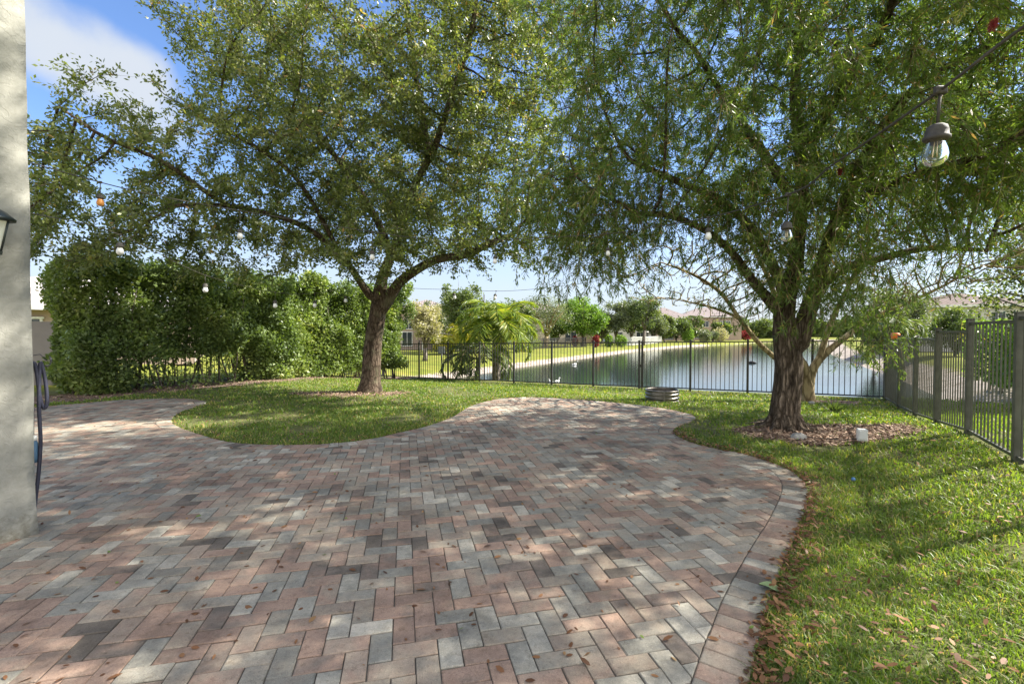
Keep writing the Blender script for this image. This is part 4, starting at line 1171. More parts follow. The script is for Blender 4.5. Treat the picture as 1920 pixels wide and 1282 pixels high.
# ------------------------------------------------------------------ grass, mulch, fallen leaves
def patio_mask(P): return inside(P, PATIO)
def lawn():
    N_ = 700000
    # density falls with distance
    ang = RNG.uniform(math.radians(5), math.radians(160), N_); r = np.exp(RNG.uniform(math.log(1.3), math.log(21.5), N_))
    P = np.column_stack([r*np.cos(ang), r*np.sin(ang)])
    s, t = P@E1, P@E2
    ok = (~patio_mask(P)) & (s < 1.84) & (t < 13.62) & (s > -13.6) & (P[:, 0]/np.maximum(P[:, 1], .1) > -1.3)
    P = P[ok]; r = r[ok]
    bed = bed_f(P); nz = noise3(np.column_stack([P*2.2, np.zeros(len(P))]), 1.0, 1.0)
    keep = RNG.random(len(P)) > np.clip((bed-.42+nz*.3)*3, 0, .97)
    # thin, worn patches
    n2 = noise3(np.column_stack([P, np.zeros(len(P))]), .9, 6.0)
    n4 = noise3(np.column_stack([P, np.zeros(len(P))]), 2.6, 12.0)
    keep &= RNG.random(len(P)) > np.clip(n2*1.4+n4*.8+.04, 0, .9)
    P = P[keep]; r = r[keep]; n2 = n2[keep]; n = len(P)
    z = ground_z(P)
    lod = np.maximum(1, r/3.0)
    n3_pre = noise3(np.column_stack([P, np.zeros(n)]), 3.2, 21.0)
    hgt = RNG.uniform(.018, .05, n)*(1+.5*np.clip(n3_pre, -.5, .6))*np.minimum(lod, 1.3); w = RNG.uniform(.0038, .0065, n)*lod**.9
    edge = pdist(P, PATIO)
    lean = RNG.normal(0, .6, (n, 2)); 
    base = np.column_stack([P, z-.002])
    a = RNG.uniform(0, 2*math.pi, n); side = np.column_stack([np.cos(a), np.sin(a), np.zeros(n)])*(w/2)[:, None]
    mid = base+np.column_stack([lean*hgt[:, None]*.35, hgt*.62]); tip = base+np.column_stack([lean*hgt[:, None]*1.15, hgt*(.95-.12*np.abs(lean).sum(1).clip(0, 3))])
    V = np.stack([base-side, base+side, mid+side*.85, mid-side*.85, tip], 1).reshape(-1, 3)
    i = np.arange(n)*5
    q = np.stack([i, i+1, i+2, i+3], 1); tr = np.stack([i+3, i+2, i+4], 1)
    n3 = noise3(np.column_stack([P, np.zeros(n)]), .35, 3.0)
    tone = np.clip(.40+n3*.40+n2*.25+n3_pre*.22+RNG.normal(0, .18, n), 0, .93); dry = RNG.random(n) < .11+.12*(edge < .25); tone[dry] = RNG.uniform(.94, 1, dry.sum())
    me = mesh_np('grass', V, [q, tr], False, {'tone': ('FACE', np.concatenate([tone, tone]))})
    tag(link('grass', me, M['grass']), 'green lawn grass with worn patches around the patio', 'grass', kind='stuff')
    print('grass', n)
lawn()
def scatter_leaves():
    n = 5200
    # on the paving
    X = RNG.uniform(-8, 5, 60000); Y = np.exp(RNG.uniform(math.log(1.4), math.log(11), 60000)); P = np.column_stack([X, Y])
    e = pdist(P, EDGE_POLY); ins = patio_mask(P); s, t = P@E1, P@E2
    ok = (s < 1.8) & (s > -13)
    pr = np.where(ins, .034+.10*np.exp(-e/.05), .05+.85*np.exp(-e/.045)*(1-.6*(X < 0))+.05*np.exp(-e/.5))
    pr *= np.where(ins, 1, 1+2.4*((X > 1) & (Y < 3.4)))
    P = P[ok & (RNG.random(len(P)) < pr)]
    # extra drift tight against the right border
    k = np.where((EDGE[:, 1] < 6.5) & (EDGE[:, 0] > 0))[0]
    ii = RNG.choice(k, 1500); out = EDGE[ii]+RNG.normal(0, .03, (1500, 2))
    T = np.gradient(EDGE, axis=0); T /= np.linalg.norm(T, axis=1)[:, None]; No = np.stack([T[:, 1], -T[:, 0]], 1)
    if inside(EDGE[50:51]+No[50:51]*.1, PATIO)[0]: No = -No
    out = out+No[ii]*np.abs(RNG.normal(.02, .035, (1500, 1)))
    P = np.vstack([P, out])
    ins = patio_mask(P); gz_ = ground_z(P); z = np.where(ins, .006, np.maximum(gz_+RNG.uniform(.012, .055, len(P)), -.005))
    n = len(P); D = RNG.normal(size=(n, 3)); D[:, 2] *= np.where(ins, .10, .3)
    nr = RNG.normal(0, .28, (n, 3)); nr[:, 2] = 1
    L = np.clip(RNG.lognormal(-3.4, .35, n), .014, .06); tone = np.clip(RNG.beta(2, 2.6, n)*.97, 0, 1); tone[RNG.random(n) < .04] = 1
    me = leaf_mesh('fallen_leaves', np.column_stack([P, z]), D, L, L*.42, tone, nr, six=True)
    tag(link('fallen_leaves', me, M['dead_leaf']), 'brown fallen leaves scattered on the pavers and along their edge', 'leaves', kind='stuff')
    print('fallen', n)
EDGE_POLY = PATIO
scatter_leaves()
def mulch():
    N_ = 90000
    X = RNG.uniform(-13, 9, N_); Y = RNG.uniform(5, 18.5, N_)
    P1 = np.column_stack([X, Y])
    P2 = np.column_stack([RNG.uniform(2.7, 6, 26000), RNG.uniform(5.4, 7.4, 26000)])
    P3 = np.column_stack([RNG.uniform(-5.6, -1.8, 9000), RNG.uniform(9.9, 11.4, 9000)])
    P = np.vstack([P1, P2, P3]); bed = bed_f(P)
    nz = noise3(np.column_stack([P*2.2, np.zeros(len(P))]), 1.0, 1.0)
    P = P[(bed+nz*.3 > .5+RNG.normal(0, .08, len(P))) & ~patio_mask(P)]; n = len(P)
    mo = np.clip(1-np.hypot(*(P-TREE_R).T)/1.0, 0, 1)*.05
    D = RNG.normal(size=(n, 3)); D[:, 2] *= .25; nr = RNG.normal(0, .35, (n, 3)); nr[:, 2] = 1
    L = RNG.uniform(.025, .07, n)
    me = leaf_mesh('mulch', np.column_stack([P, ground_z(P)+RNG.uniform(.003, .03, n)+mo*.3]), D, L, L*.4, RNG.random(n), nr)
    tag(link('mulch', me, M['chip']), 'pinkish wood chip mulch around the trunks and hedge foot', 'mulch', kind='stuff')
mulch()

# ------------------------------------------------------------------ beyond the fence
def bg_tree(name, label, px, ybase, ytop, Y, wpx, leaf, nleaf, lsize, bark='bark_grey', trunk_r=None, lobes=None, squash=.8, clear=.25, group=None, seed=1, cat='tree', limbs=5, dens=1.0):
    """a tree whose crown is a cluster of leafy clumps on real limbs; sizes come from its height in metres"""
    rr = np.random.default_rng(seed)
    b = at(px, ybase, Y); top = at(px, ytop, Y); W = wpx/F*Y
    z0 = gz(b[0], b[1])-.1; Ht = top[2]-z0; R = W/2
    root = empty(name, (b[0], b[1], z0), 0, label, cat, group)
    tr = trunk_r or Ht*.03
    mb = MB(); zc = z0+Ht*clear; cz = z0+Ht*(clear+1)/2; rz_ = Ht*(1-clear)/2
    fork = (b[0]+rr.normal(0, .02*Ht), b[1], zc)
    mb.tube([(b[0], b[1], z0), (b[0]+.01*Ht, b[1], (z0+zc)/2), fork], [tr*1.3, tr, tr*.85], 9)
    clumps = []
    for k in range(limbs):
        a = 2*math.pi*k/limbs+rr.uniform(-.4, .4); e = rr.uniform(.2, 1.0)
        tip = (b[0]+math.cos(a)*R*.68*e**.3, b[1]+math.sin(a)*R*.5, zc+(Ht*(1-clear))*rr.uniform(.35, .78))
        m = tuple(fork[i]*.5+tip[i]*.5+(0, 0, .06*Ht)[i] for i in range(3))
        mb.tube([fork, m, tip], [tr*.6, tr*.38, tr*.15], 6); clumps.append(tip)
        for q in range(3):
            t2 = tuple(tip[i]+rr.normal(0, 1)*(R*.35, R*.3, Ht*.12)[i] for i in range(3))
            mb.tube([m, tuple((m[i]+t2[i])/2+rr.normal(0, .03*Ht) for i in range(3)), t2], [tr*.25, tr*.15, tr*.06], 4); clumps.append(t2)
    mb.build('trunk', M[bark], root)
    P = []
    nc = len(clumps)+14
    for k in range(nc):
        if k < len(clumps): c = np.array(clumps[k])
        else:
            v = rr.normal(size=3); v /= np.linalg.norm(v); v *= rr.uniform(.3, .85)
            c = np.array([b[0], b[1], cz])+v*np.array([R, R*.8, rz_])
        cr = rr.uniform(.25, .42)*R
        m = int(nleaf*dens/nc); v = rr.normal(size=(m, 3)); v /= np.linalg.norm(v, axis=1)[:, None]; v *= (rr.random(m)**.45)[:, None]
        P.append(c+v*np.array([cr, cr, cr*squash])*(1+.25*rr.normal(size=(m, 1))))
    P = np.vstack(P); q = (P-np.array([b[0], b[1], cz]))/np.array([R*1.02, R*1.02, rz_*1.04]); dd = np.linalg.norm(q, axis=1)
    P = P[(dd < 1.05+rr.normal(0, .05, len(P))) & (P[:, 2] > z0+.1)]
    n = len(P); L = lsize*rr.uniform(.6, 1.3, n)
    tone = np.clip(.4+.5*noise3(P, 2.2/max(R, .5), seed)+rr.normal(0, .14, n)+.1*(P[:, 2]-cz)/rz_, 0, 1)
    link('crown', leaf_mesh('crown', P, rr.normal(size=(n, 3)), L, L*.6, tone), M[leaf], root)
    return root

def shrub(name, label, px, ybase, ytop, Y, wpx, leaf, nleaf, lsize, group=None, seed=1, dpt=None):
    rr = np.random.default_rng(seed)
    b = at(px, ybase, Y); z0 = gz(b[0], b[1])-.05; top = at(px, ytop, Y)[2]; W = wpx/F*Y; D = dpt or W*.7
    root = empty(name, (b[0], b[1], z0), 0, label, 'shrub', group)
    n = nleaf; v = rr.normal(size=(n, 3)); v /= np.linalg.norm(v, axis=1)[:, None]; v *= (rr.random(n)**.3)[:, None]
    P = np.array([b[0], b[1], (z0+top)/2])+v*np.array([W/2, D/2, (top-z0)/2])
    P += noise3(P, 1.5/max(.3, W/2), seed)[:, None]*np.array([.3, .3, .25])*W/2
    P[:, 2] = np.maximum(P[:, 2], z0+.03); L = lsize*rr.uniform(.6, 1.3, n)
    link('foliage', leaf_mesh('foliage', P, rr.normal(size=(n, 3)), L, L*.6, np.clip(rr.normal(.5, .22, n), 0, 1)), M[leaf], root)
    mb = MB()
    for k in range(5): mb.tube([(b[0], b[1], z0), (b[0]+rr.normal(0, W*.12), b[1]+rr.normal(0, D*.1), z0+(top-z0)*.4), (b[0]+rr.normal(0, W*.2), b[1]+rr.normal(0, D*.2), z0+(top-z0)*.75)], [.03, .02, .008], 5)
    mb.build('stems', M['bark_grey'], root); return root

def frond(mb, lv, base, az, el, L, nl, lw, ll, droop, rr, r0=.02, split=.5):
    """a feather frond: arching rib + leaflets"""
    pts = []; p = np.array(base, float); e = el; n = 9; seg = L/n
    for k in range(n+1):
        pts.append(p.copy()); d = np.array([math.cos(az)*math.cos(e), math.sin(az)*math.cos(e), math.sin(e)]); p = p+d*seg; e -= droop/n*(1+k*.25)
    mb.tube([tuple(q) for q in pts], list(np.linspace(r0, r0*.25, n+1)), 5, cap=False)
    pts = np.array(pts); u = rr.uniform(.16, 1, nl)*n; i = np.minimum(u.astype(int), n-1); f = (u-i)[:, None]
    B = pts[i]*(1-f)+pts[i+1]*f; T = pts[i+1]-pts[i]; T /= np.linalg.norm(T, axis=1)[:, None]
    S_ = np.cross(T, [0, 0, 1]); S_ /= np.maximum(np.linalg.norm(S_, axis=1), .05)[:, None]
    sg = rr.choice([-1, 1], nl)[:, None]
    D = T*.75+S_*sg*.8+rr.normal(0, .12, (nl, 3)); D[:, 2] -= .35
    lv.append((B, D, ll*np.sin(np.pi*(.12+.8*u/n))*rr.uniform(.8, 1.15, nl)+.05, np.full(nl, lw)))

def palm(name, label, px, ybase, Y, trunk_h, nf, L, leaf, seed, lw=.045, ll=.55, nl=110, droop=1.6, elr=(-.1, 1.45), tr=.1, yellow=True, group=None, lean=0.0, base=None):
    rr = np.random.default_rng(seed); b = at(px, ybase, Y) if base is None else np.array(base, float); z0 = gz(b[0], b[1])-.1
    root = empty(name, (b[0], b[1], z0), 0, label, 'palm', group)
    mb = MB(); n = 10; pts = [(b[0]+lean*(k/n)**1.5, b[1], z0+trunk_h*k/n) for k in range(n+1)]
    mb.tube(pts, [tr*(1.35-.45*k/n)*(1+.08*(k % 2)) for k in range(n+1)], 10); mb.build('trunk', M['bark_grey'], root)
    top = pts[-1]; rib = MB(); lv = []
    for k in range(nf):
        el = elr[0]+(elr[1]-elr[0])*((k+.5)/nf); az = k*2.4+rr.uniform(-.2, .2)
        frond(rib, lv, top, az, el, L*rr.uniform(.85, 1.1), nl, lw, ll, droop*rr.uniform(.8, 1.2), rr, r0=.02*L/2)
    rib.build('frond_ribs', M['leaf_yellow'] if yellow else M['bark_pale'], root)
    B = np.vstack([q[0] for q in lv]); D = np.vstack([q[1] for q in lv]); LL = np.concatenate([q[2] for q in lv]); WW = np.concatenate([q[3] for q in lv])
    link('fronds', leaf_mesh('fronds', B, D, LL, WW, np.clip(rr.normal(.42, .25, len(B)), 0, 1), wide=.3), M[leaf], root)
    return root

def house(name, label, px, Y, w, d, z0, eave, ridge, wall, roof, rz=0.0, wins=(), door=None, storeys=2, extra=None, over=.5):
    c = at(px, 622, Y); root = empty(name, (c[0], c[1], z0), rz, label, 'house')
    h = eave-z0
    mb = MB(); mb.box((0, d/2, h/2), (w, d, h)); mb.build('wall', M[wall], root, (0, 0, 0))
    rh = ridge-eave; hw, hd = w/2+over, d/2+over; m = max(.2, hw-hd)
    if hw >= hd: R0, R1 = (-m, d/2, h+rh), (m, d/2, h+rh)
    else: m = hd-hw; R0, R1 = (0, d/2-m, h+rh), (0, d/2+m, h+rh)
    y0, y1 = d/2-hd, d/2+hd
    V = [(-hw, y0, h+.02), (hw, y0, h+.02), (hw, y1, h+.02), (-hw, y1, h+.02), R0, R1, (-hw, y0, h-.16), (hw, y0, h-.16), (hw, y1, h-.16), (-hw, y1, h-.16)]
    if w/2+over >= d/2+over: fs = [(0, 1, 5, 4), (1, 2, 5), (2, 3, 4, 5), (3, 0, 4)]
    else: fs = [(0, 1, 4), (1, 2, 5, 4), (2, 3, 5), (3, 0, 4, 5)]
    fs += [(6, 7, 1, 0), (7, 8, 2, 1), (8, 9, 3, 2), (9, 6, 0, 3), (9, 8, 7, 6)]
    mb = MB(); mb.add(V, fs); mb.build('roof', M[roof], root, (0, 0, 0))
    mb = MB(); mb.box((0, y0-.03, h-.08), (2*hw, .05, .2)); mb.build('fascia', M['frame'], root, (0, 0, 0))
    for (wx, wz, ww, wh) in wins:
        f = MB()
        for (cx, cz, sx, sz) in ((wx, wz+wh/2, ww+.16, .09), (wx, wz-wh/2, ww+.16, .09), (wx-ww/2, wz, .08, wh-.09), (wx+ww/2, wz, .08, wh-.09), (wx, wz, .05, wh-.09)):
            f.box((cx, -.05, cz), (sx, .1, sz))
        o = f.build('window', M['frame'], root, (0, 0, 0))
        g = MB(); g.box((wx, -.012, wz), (ww, .03, wh)); g.build('pane', M['darkglass'], o, (0, 0, 0))
    if door:
        g = MB(); g.box((door[0], -.03, 1.05), (door[1], .06, 2.1)); g.build('door', M['dark'], root, (0, 0, 0))
    return root

GZ = lambda px, Y: gz(*(at(px, 622, Y)[:2]))
# far houses across the lake
house('house', 'two-storey pink house with tiled roof at the far end of the lake', 1332, 118, 15, 12, GZ(1332, 118), 5.3, 8.0, 'wallpink', 'roof_pink', -.15,
      [(-5.2, 4.2, 1.2, 1.3), (-1.2, 4.2, 1.6, 1.5), (3.6, 4.2, 2.4, 1.5), (-4, 1.4, 2.4, 1.8), (2.5, 1.5, 2.2, 1.8)])
house('house', 'pink house with low hipped roof beside the two-storey one across the lake', 1252, 112, 12, 11, GZ(1252, 112), 4.5, 7.6, 'wallpink', 'roof_pink', -.1, [(-3, 3.6, 1.4, 1.3), (2.5, 3.6, 1.4, 1.3), (0, 1.3, 2.5, 1.9)])
house('house', 'cream house behind the white-limbed tree on the left shore', 1012, 80, 9.5, 10, GZ(1012, 80), 5.0, 7.2, 'wallcream', 'roof_pink', .25, [(-2.4, 3.9, 1.1, 1.4), (1.6, 3.9, 1.3, 1.4), (-2.0, 1.3, 2.2, 1.8), (2.4, 1.3, 1.2, 1.5)])
house('house', 'cream house partly hidden by the round green tree across the lawn', 1070, 84, 9, 9, GZ(1070, 84), 4.8, 6.6, 'wallpink', 'roof_brown', .2, [(-2.4, 3.6, 1.1, 1.3), (2, 3.6, 1.3, 1.3), (0, 1.3, 2.2, 1.8)])
house('house', 'pink house with covered porch behind the yellow palm', 798, 56, 7.0, 9, GZ(798, 56), 4.2, 5.6, 'wallpink', 'roof_pink', .15, [(-2, 3.1, 1.0, 1.2), (1.6, 3.0, 1.2, 1.2), (-2.2, 1.3, 1.2, 1.7), (2.2, 1.2, 1.6, 1.8)])
house('house', 'pale low house past the grey-green trees across the lake', 1182, 100, 9, 9, GZ(1182, 100), 3.2, 5.0, 'wallwhite', 'roof_pale', 0, [(-2.5, 1.5, 1.6, 1.3), (2.2, 1.5, 1.8, 1.3)])
house('house', 'white house with brown tiled roof above the climbing hedge at right', 1845, 36, 8.2, 8, -.2, 3.55, 4.75, 'wallwhite', 'roof_brown', -.35, [(.8, 2.7, .9, 1.0), (-2.2, 2.7, 1.0, .9), (2.8, 2.7, 1.0, .9)])
house('house', 'neighbouring house with pale tiled roof behind the hedge at far left', 60, 19, 11, 9, -.1, 2.5, 4.1, 'wallpink', 'roof_pale', .55, [(3.5, 1.5, 1.2, 1.2), (-.5, 1.5, 1.6, 1.2)])
# pergola porch of the pink house
def porch():
    c = at(842, 622, 54); z = GZ(842, 54); root = empty('porch', (c[0], c[1], z), .15, 'pale open porch with tiled lean-to roof by the yellow palm', 'porch')
    for k in range(4):
        mb = MB(); mb.box((-3+k*2, 0, 1.25), (.22, .22, 2.5)); mb.build('column', M['wallwhite'], root, (0, 0, 0))
    mb = MB(); mb.add([(-3.5, -.4, 2.5), (3.5, -.4, 2.5), (3.5, 2.6, 3.1), (-3.5, 2.6, 3.1), (-3.5, -.4, 2.66), (3.5, -.4, 2.66), (3.5, 2.6, 3.26), (-3.5, 2.6, 3.26)], [(3, 2, 1, 0), (4, 5, 6, 7), (0, 1, 5, 4), (1, 2, 6, 5), (2, 3, 7, 6), (3, 0, 4, 7)])
    mb.build('roof', M['roof_pink'], root, (0, 0, 0))
    mb = MB(); mb.box((0, 2.8, 1.2), (6.6, .2, 2.4)); mb.build('screen', M['dark'], root, (0, 0, 0))
porch()
# garden wall at far left
w0, w1 = np.array([-15.2, 12.2]), np.array([-10.9, 12.6])
mb = MB(); c = (w0+w1)/2; L_ = np.linalg.norm(w1-w0); mb.box((c[0], c[1], .82), (L_, .18, 1.74), math.atan2(*(w1-w0)[::-1]))
tag(mb.build('garden_wall', M['wallgrey']), 'plain grey garden wall beside the hedge at the far left', 'wall')

# near palm behind the lake fence
palm('palm', 'green and yellow feather palm growing just beyond the lake fence', 930, 705, 18.6, 2.6, 26, 2.2, 'leaf_palm', 5, .04, .6, 170, 1.35, (.1, 1.52), .13)
palm('palm', 'darker green fronds hanging at the foot of the feather palm', 896, 705, 18.0, 1.0, 12, 2.2, 'leaf_far', 15, .05, .5, 130, 1.9, (.2, 1.3), .08, yellow=False)
b_ = at(908, 715, 18.6); mb = MB(); mb.tube([(b_[0], b_[1], gz(b_[0], b_[1])), (b_[0], b_[1], at(908, 552, 18.6)[2])], [.03, .022], 8)
tag(mb.build('garden_pole', M['steel']), 'thin dark pole standing in front of the feather palm', 'pole')
palm('palm', 'low yellow palm immediately left of the feather palm, farther back', 866, 655, 44, 2.1, 18, 1.8, 'leaf_yellow', 6, .14, .9, 50, 1.6, (0, 1.4), .12)
palm('palm', 'yellow drooping palm near the pink house porch', 834, 656, 44, 1.5, 16, 1.8, 'leaf_yellow', 7, .14, .8, 50, 1.8, (0, 1.2), .1)
palm('palm', 'small date palm rising over the far two-storey roof', 1300, 628, 106, 4.8, 20, 3.0, 'leaf_far', 8, .3, 1.2, 30, 1.3, (-.2, 1.3), .25, yellow=False)
palm('palm', 'short palm left of the far pink house wall', 1298, 628, 100, 2.6, 18, 2.2, 'leaf_far', 9, .3, 1.0, 30, 1.8, (-.3, 1.2), .2, yellow=False)
palm('palm', 'small shaggy palm in front of the far pink house', 1337, 630, 98, 1.8, 16, 1.7, 'leaf_greygreen', 10, .25, .8, 30, 1.8, (-.3, 1.2), .2, yellow=False)
palm('palm', 'tall leaning palm with grey trunk past the fence corner', 1668, 640, 24, 3.3, 20, 1.9, 'leaf_far', 11, .09, .7, 70, 1.9, (-.5, 1.2), .13, yellow=False, lean=-.35)
palm('palm', 'second grey palm trunk beside the leaning one', 1694, 640, 24.5, 2.9, 14, 1.7, 'leaf_far', 12, .09, .6, 60, 1.9, (-.4, 1.2), .11, yellow=False, lean=-.3)

# left shore trees
bg_tree('pale_shrub_tree', 'pale twiggy tree in blossom between hedge and pink house', 796, 660, 548, 34, 74, 'leaf_pale', 9000, .16, clear=.2, seed=21, limbs=7)
bg_tree('round_tree', 'dark dense round tree left of the feather palm', 866, 650, 530, 46, 92, 'leaf_far', 16000, .24, clear=.12, seed=22, squash=1)
bg_tree('round_tree', 'dark tree filling the gap behind the feather palm', 938, 650, 560, 52, 90, 'leaf_far', 12000, .26, clear=.12, seed=23, squash=1)
bg_tree('bare_limbed_tree', 'tree with pale spreading limbs and thin olive crown', 1022, 645, 548, 62, 118, 'leaf_greygreen', 7000, .2, 'bark_pale', .32, clear=.22, seed=24, limbs=8)
bg_tree('round_tree', 'round bright green tree on the left shore, right of the pale-limbed one', 1092, 643, 558, 68, 88, 'leaf_bright', 20000, .3, clear=.2, seed=25, squash=1)
bg_tree('grey_tree', 'grey-green tree right of the round bright one', 1158, 640, 560, 76, 62, 'leaf_greygreen', 12000, .3, clear=.18, seed=26)
bg_tree('grey_tree', 'taller open tree with a leaning trunk by the lake shore', 1206, 640, 552, 74, 66, 'leaf_far', 9000, .26, clear=.3, seed=27, squash=.7)
bg_tree('grey_tree', 'low olive tree just left of the far houses', 1228, 634, 588, 90, 46, 'leaf_greygreen', 8000, .3, clear=.2, seed=28)
bg_tree('bushy_tree', 'dark bushy tree in front of the far low pink house', 1268, 632, 594, 98, 54, 'leaf_far', 12000, .4, clear=.1, seed=29, squash=1)
bg_tree('bushy_tree', 'brown-green tree right of the far two-storey house', 1382, 632, 590, 125, 40, 'leaf_greygreen', 7000, .4, clear=.1, seed=30)
bg_tree('bushy_tree', 'soft green tree at the far end of the lake near a red bush', 1420, 632, 596, 135, 48, 'leaf_far', 9000, .45, clear=.1, seed=31)
for k, (px, yb, yt, Y, w, lf, lab) in enumerate([
        (1078, 641, 630, 66, 9, 'leaf_red', 'small red bush below the round bright tree'),
        (1117, 641, 628, 64, 13, 'leaf_red', 'larger red bush right of the round bright tree trunk'),
        (1398, 634, 619, 120, 24, 'leaf_red', 'pinkish red bush at the far end of the lake'),
        (1142, 641, 628, 66, 15, 'leaf_bright', 'clipped yellow-green hedge block, left one of two'),
        (1164, 641, 627, 66, 24, 'leaf_bright', 'clipped yellow-green hedge block, right one of two'),
        (1290, 632, 612, 96, 22, 'leaf_bright', 'light green banana-like bush in front of the far houses'),
        (1322, 632, 616, 94, 26, 'leaf_greygreen', 'grey-green shrub below the far two-storey house'),
        (1350, 632, 614, 100, 30, 'leaf_pale', 'pale dry shrub beside the far two-storey house'),
        (985, 655, 630, 50, 60, 'leaf_far', 'dark low shrub at the foot of the pale-limbed tree'),
        (1448, 634, 606, 150, 50, 'leaf_bright', 'bright bush on the far shore behind the big trunk')]):
    shrub('shrub', lab, px, yb, yt, Y, w, lf, 1600, .006*Y*.5, seed=40+k)
for k, (px, yb, yt, Y, w, lf, sd, lab) in enumerate([
        (976, 652, 566, 57, 60, 'leaf_far', 61, 'broad dark tree just right of the feather palm'),
        (1046, 645, 590, 74, 46, 'leaf_far', 62, 'dark green tree between the pale-limbed tree and the round bright one'),
        (1128, 641, 580, 82, 50, 'leaf_greygreen', 63, 'soft olive tree right behind the round bright one'),
        (1184, 640, 572, 88, 54, 'leaf_far', 64, 'mid green tree between the two grey-green ones'),
        (1246, 634, 592, 92, 40, 'leaf_far', 65, 'small dark tree right of the white shelter'),
        (1352, 632, 600, 108, 34, 'leaf_far', 66, 'dark tree against the corner of the far two-storey house'),
        (818, 658, 560, 50, 56, 'leaf_greygreen', 67, 'grey-green tree in front of the pink house with the porch'),
        (1450, 634, 598, 140, 60, 'leaf_greygreen', 68, 'olive tree on the far shore seen beside the big trunk')]):
    bg_tree('garden_tree', lab, px, yb, yt, Y, w, lf, 9000, .0042*Y, clear=.12, seed=sd, group='trees along the far shore', squash=.9)
# right side
bg_tree('garden_tree', 'loose leafy tree over the fence corner, right of the big trunk', 1675, 650, 512, 27, 120, 'leaf_greygreen', 12000, .13, clear=.35, seed=51, limbs=7)
bg_tree('garden_tree', 'dark tree behind the fence corner', 1640, 640, 560, 40, 60, 'leaf_far', 9000, .2, clear=.1, seed=52)
bg_tree('garden_tree', 'dark leafy tree on the neighbouring lawn at the right edge', 2010, 720, 300, 10.5, 330, 'leaf_oak', 16000, .09, clear=.25, seed=53, limbs=8)
bg_tree('garden_tree', 'dense tree beyond the climbing hedge at the right', 1790, 640, 575, 30, 90, 'leaf_far', 9000, .16, clear=.05, seed=55, squash=1)
def climbing_hedge():
    n = 42000; s = RNG.uniform(5.6, 6.9, n); t = RNG.uniform(6.5, 24, n); z = RNG.uniform(-.3, 2.3, n); X, Y = xy(s, t); P = np.column_stack([X, Y, z])
    w = noise3(P, .6, 3)*.5; d = np.minimum(np.minimum(s-5.6, 6.9-s), (1.95-.018*(t-6.5))-z)+w
    P = P[(d > 0) & ((d < .35) | (RNG.random(n) < .2))]; n = len(P)
    c = xy(6.2, 15); root = empty('climbing_hedge', (*c, gz(*c)), 0, 'sprawling green vine-covered hedge beyond the side fence', 'hedge')
    link('foliage', leaf_mesh('foliage', P, RNG.normal(size=(n, 3)), RNG.uniform(.12, .2, n), .11, np.clip(RNG.normal(.5, .2, n), 0, 1)), M['leaf_bright'], root)
    mb = MB()
    for k in range(16):
        p = xy(6.2, 7+k*1.1); mb.tube([(p[0], p[1], gz(*p)-.1), (p[0]+.1, p[1], .8), (p[0]-.1, p[1]+.1, 1.5)], [.05, .035, .015], 6)
    mb.build('stems', M['bark_grey'], root)
climbing_hedge()
# neighbour's pink path seen through the side fence
A_, B_ = xy(3.9, 3.5), xy(3.9, 12.5); C_, D_ = xy(5.1, 12.5), xy(5.1, 3.5)
vs = [(*p, gz(*p)+.06) for p in (A_, B_, C_, D_)]
def strip(name, s0, s1, t0, t1, n, mat, label):
    vs = []; fs = []
    for k in range(n+1):
        t = t0+(t1-t0)*k/n
        for s in (s0, s1):
            p = xy(s, t); vs.append((p[0], p[1], gz(*p)+.05))
    for k in range(n): fs.append((2*k, 2*k+1, 2*k+3, 2*k+2))
    me = bpy.data.meshes.new(name); me.from_pydata(vs, [], fs); me.update()
    if me.polygons[0].normal.z < 0: me.flip_normals()
    tag(link(name, me, mat), kind='structure', label=label)
strip('neighbour_path', 4.1, 5.2, 2, 13, 24, M['pinkdeck'], 'pinkish concrete path on the neighbouring plot')
# neighbour grass beyond the side fence and across the lake bank
def far_grass():
    N_ = 130000
    P = []
    s = RNG.uniform(1.9, 12, N_); t = RNG.uniform(.5, 26, N_); X, Y = xy(s, t); q = np.column_stack([X, Y]); P.append(q[(RNG.random(N_) < .8) & ~((s > 4.1) & (s < 5.2) & (t < 13)) & (Y > -1)])
    P = np.vstack(P); z = ground_z(P); m = z > ZL+.65; P = P[m]; z = z[m]; n = len(P)
    L = RNG.uniform(.05, .12, n); D = RNG.normal(0, .6, (n, 3)); D[:, 2] = 1
    me = leaf_mesh('neighbour_grass', np.column_stack([P, z]), D, L, .02, np.clip(RNG.normal(.5, .2, n), 0, .93))
    tag(link('neighbour_grass', me, M['grass']), 'grass on the neighbouring lawn beyond the side fence', 'grass', kind='stuff')
far_grass()
# dark mesh fence and small things on the left shore
def low_fence(name, label, p0, p1, Y0, Y1, h, mat, n):
    a, b = at(p0, 622, Y0), at(p1, 622, Y1); root = empty(name, (a[0], a[1], GZ(p0, Y0)), 0, label, 'fence')
    mb = MB(); L = math.hypot(b[0]-a[0], b[1]-a[1]); rz = math.atan2(b[1]-a[1], b[0]-a[0]); z = (gz(a[0], a[1])+gz(b[0], b[1]))/2
    k = int(L/.22)
    for i in range(k+1):
        u = i/k; mb.box((a[0]+(b[0]-a[0])*u, a[1]+(b[1]-a[1])*u, z+h/2), (.06, .04, h-.04), rz)
    for zz in (.1, h): mb.box(((a[0]+b[0])/2, (a[1]+b[1])/2, z+zz), (L, .06, .07), rz)
    mb.build('picket_panel', mat, root)
    for i in range(n+1):
        u = i/n; q = MB(); q.box((a[0]+(b[0]-a[0])*u, a[1]+(b[1]-a[1])*u, z+h/2+.03), (.11, .11, h+.1), rz); q.build('post', mat, root)
low_fence('garden_fence', 'dark garden fence in front of the far cream house', 996, 1098, 58, 66, 1.3, M['bronze'], 5)
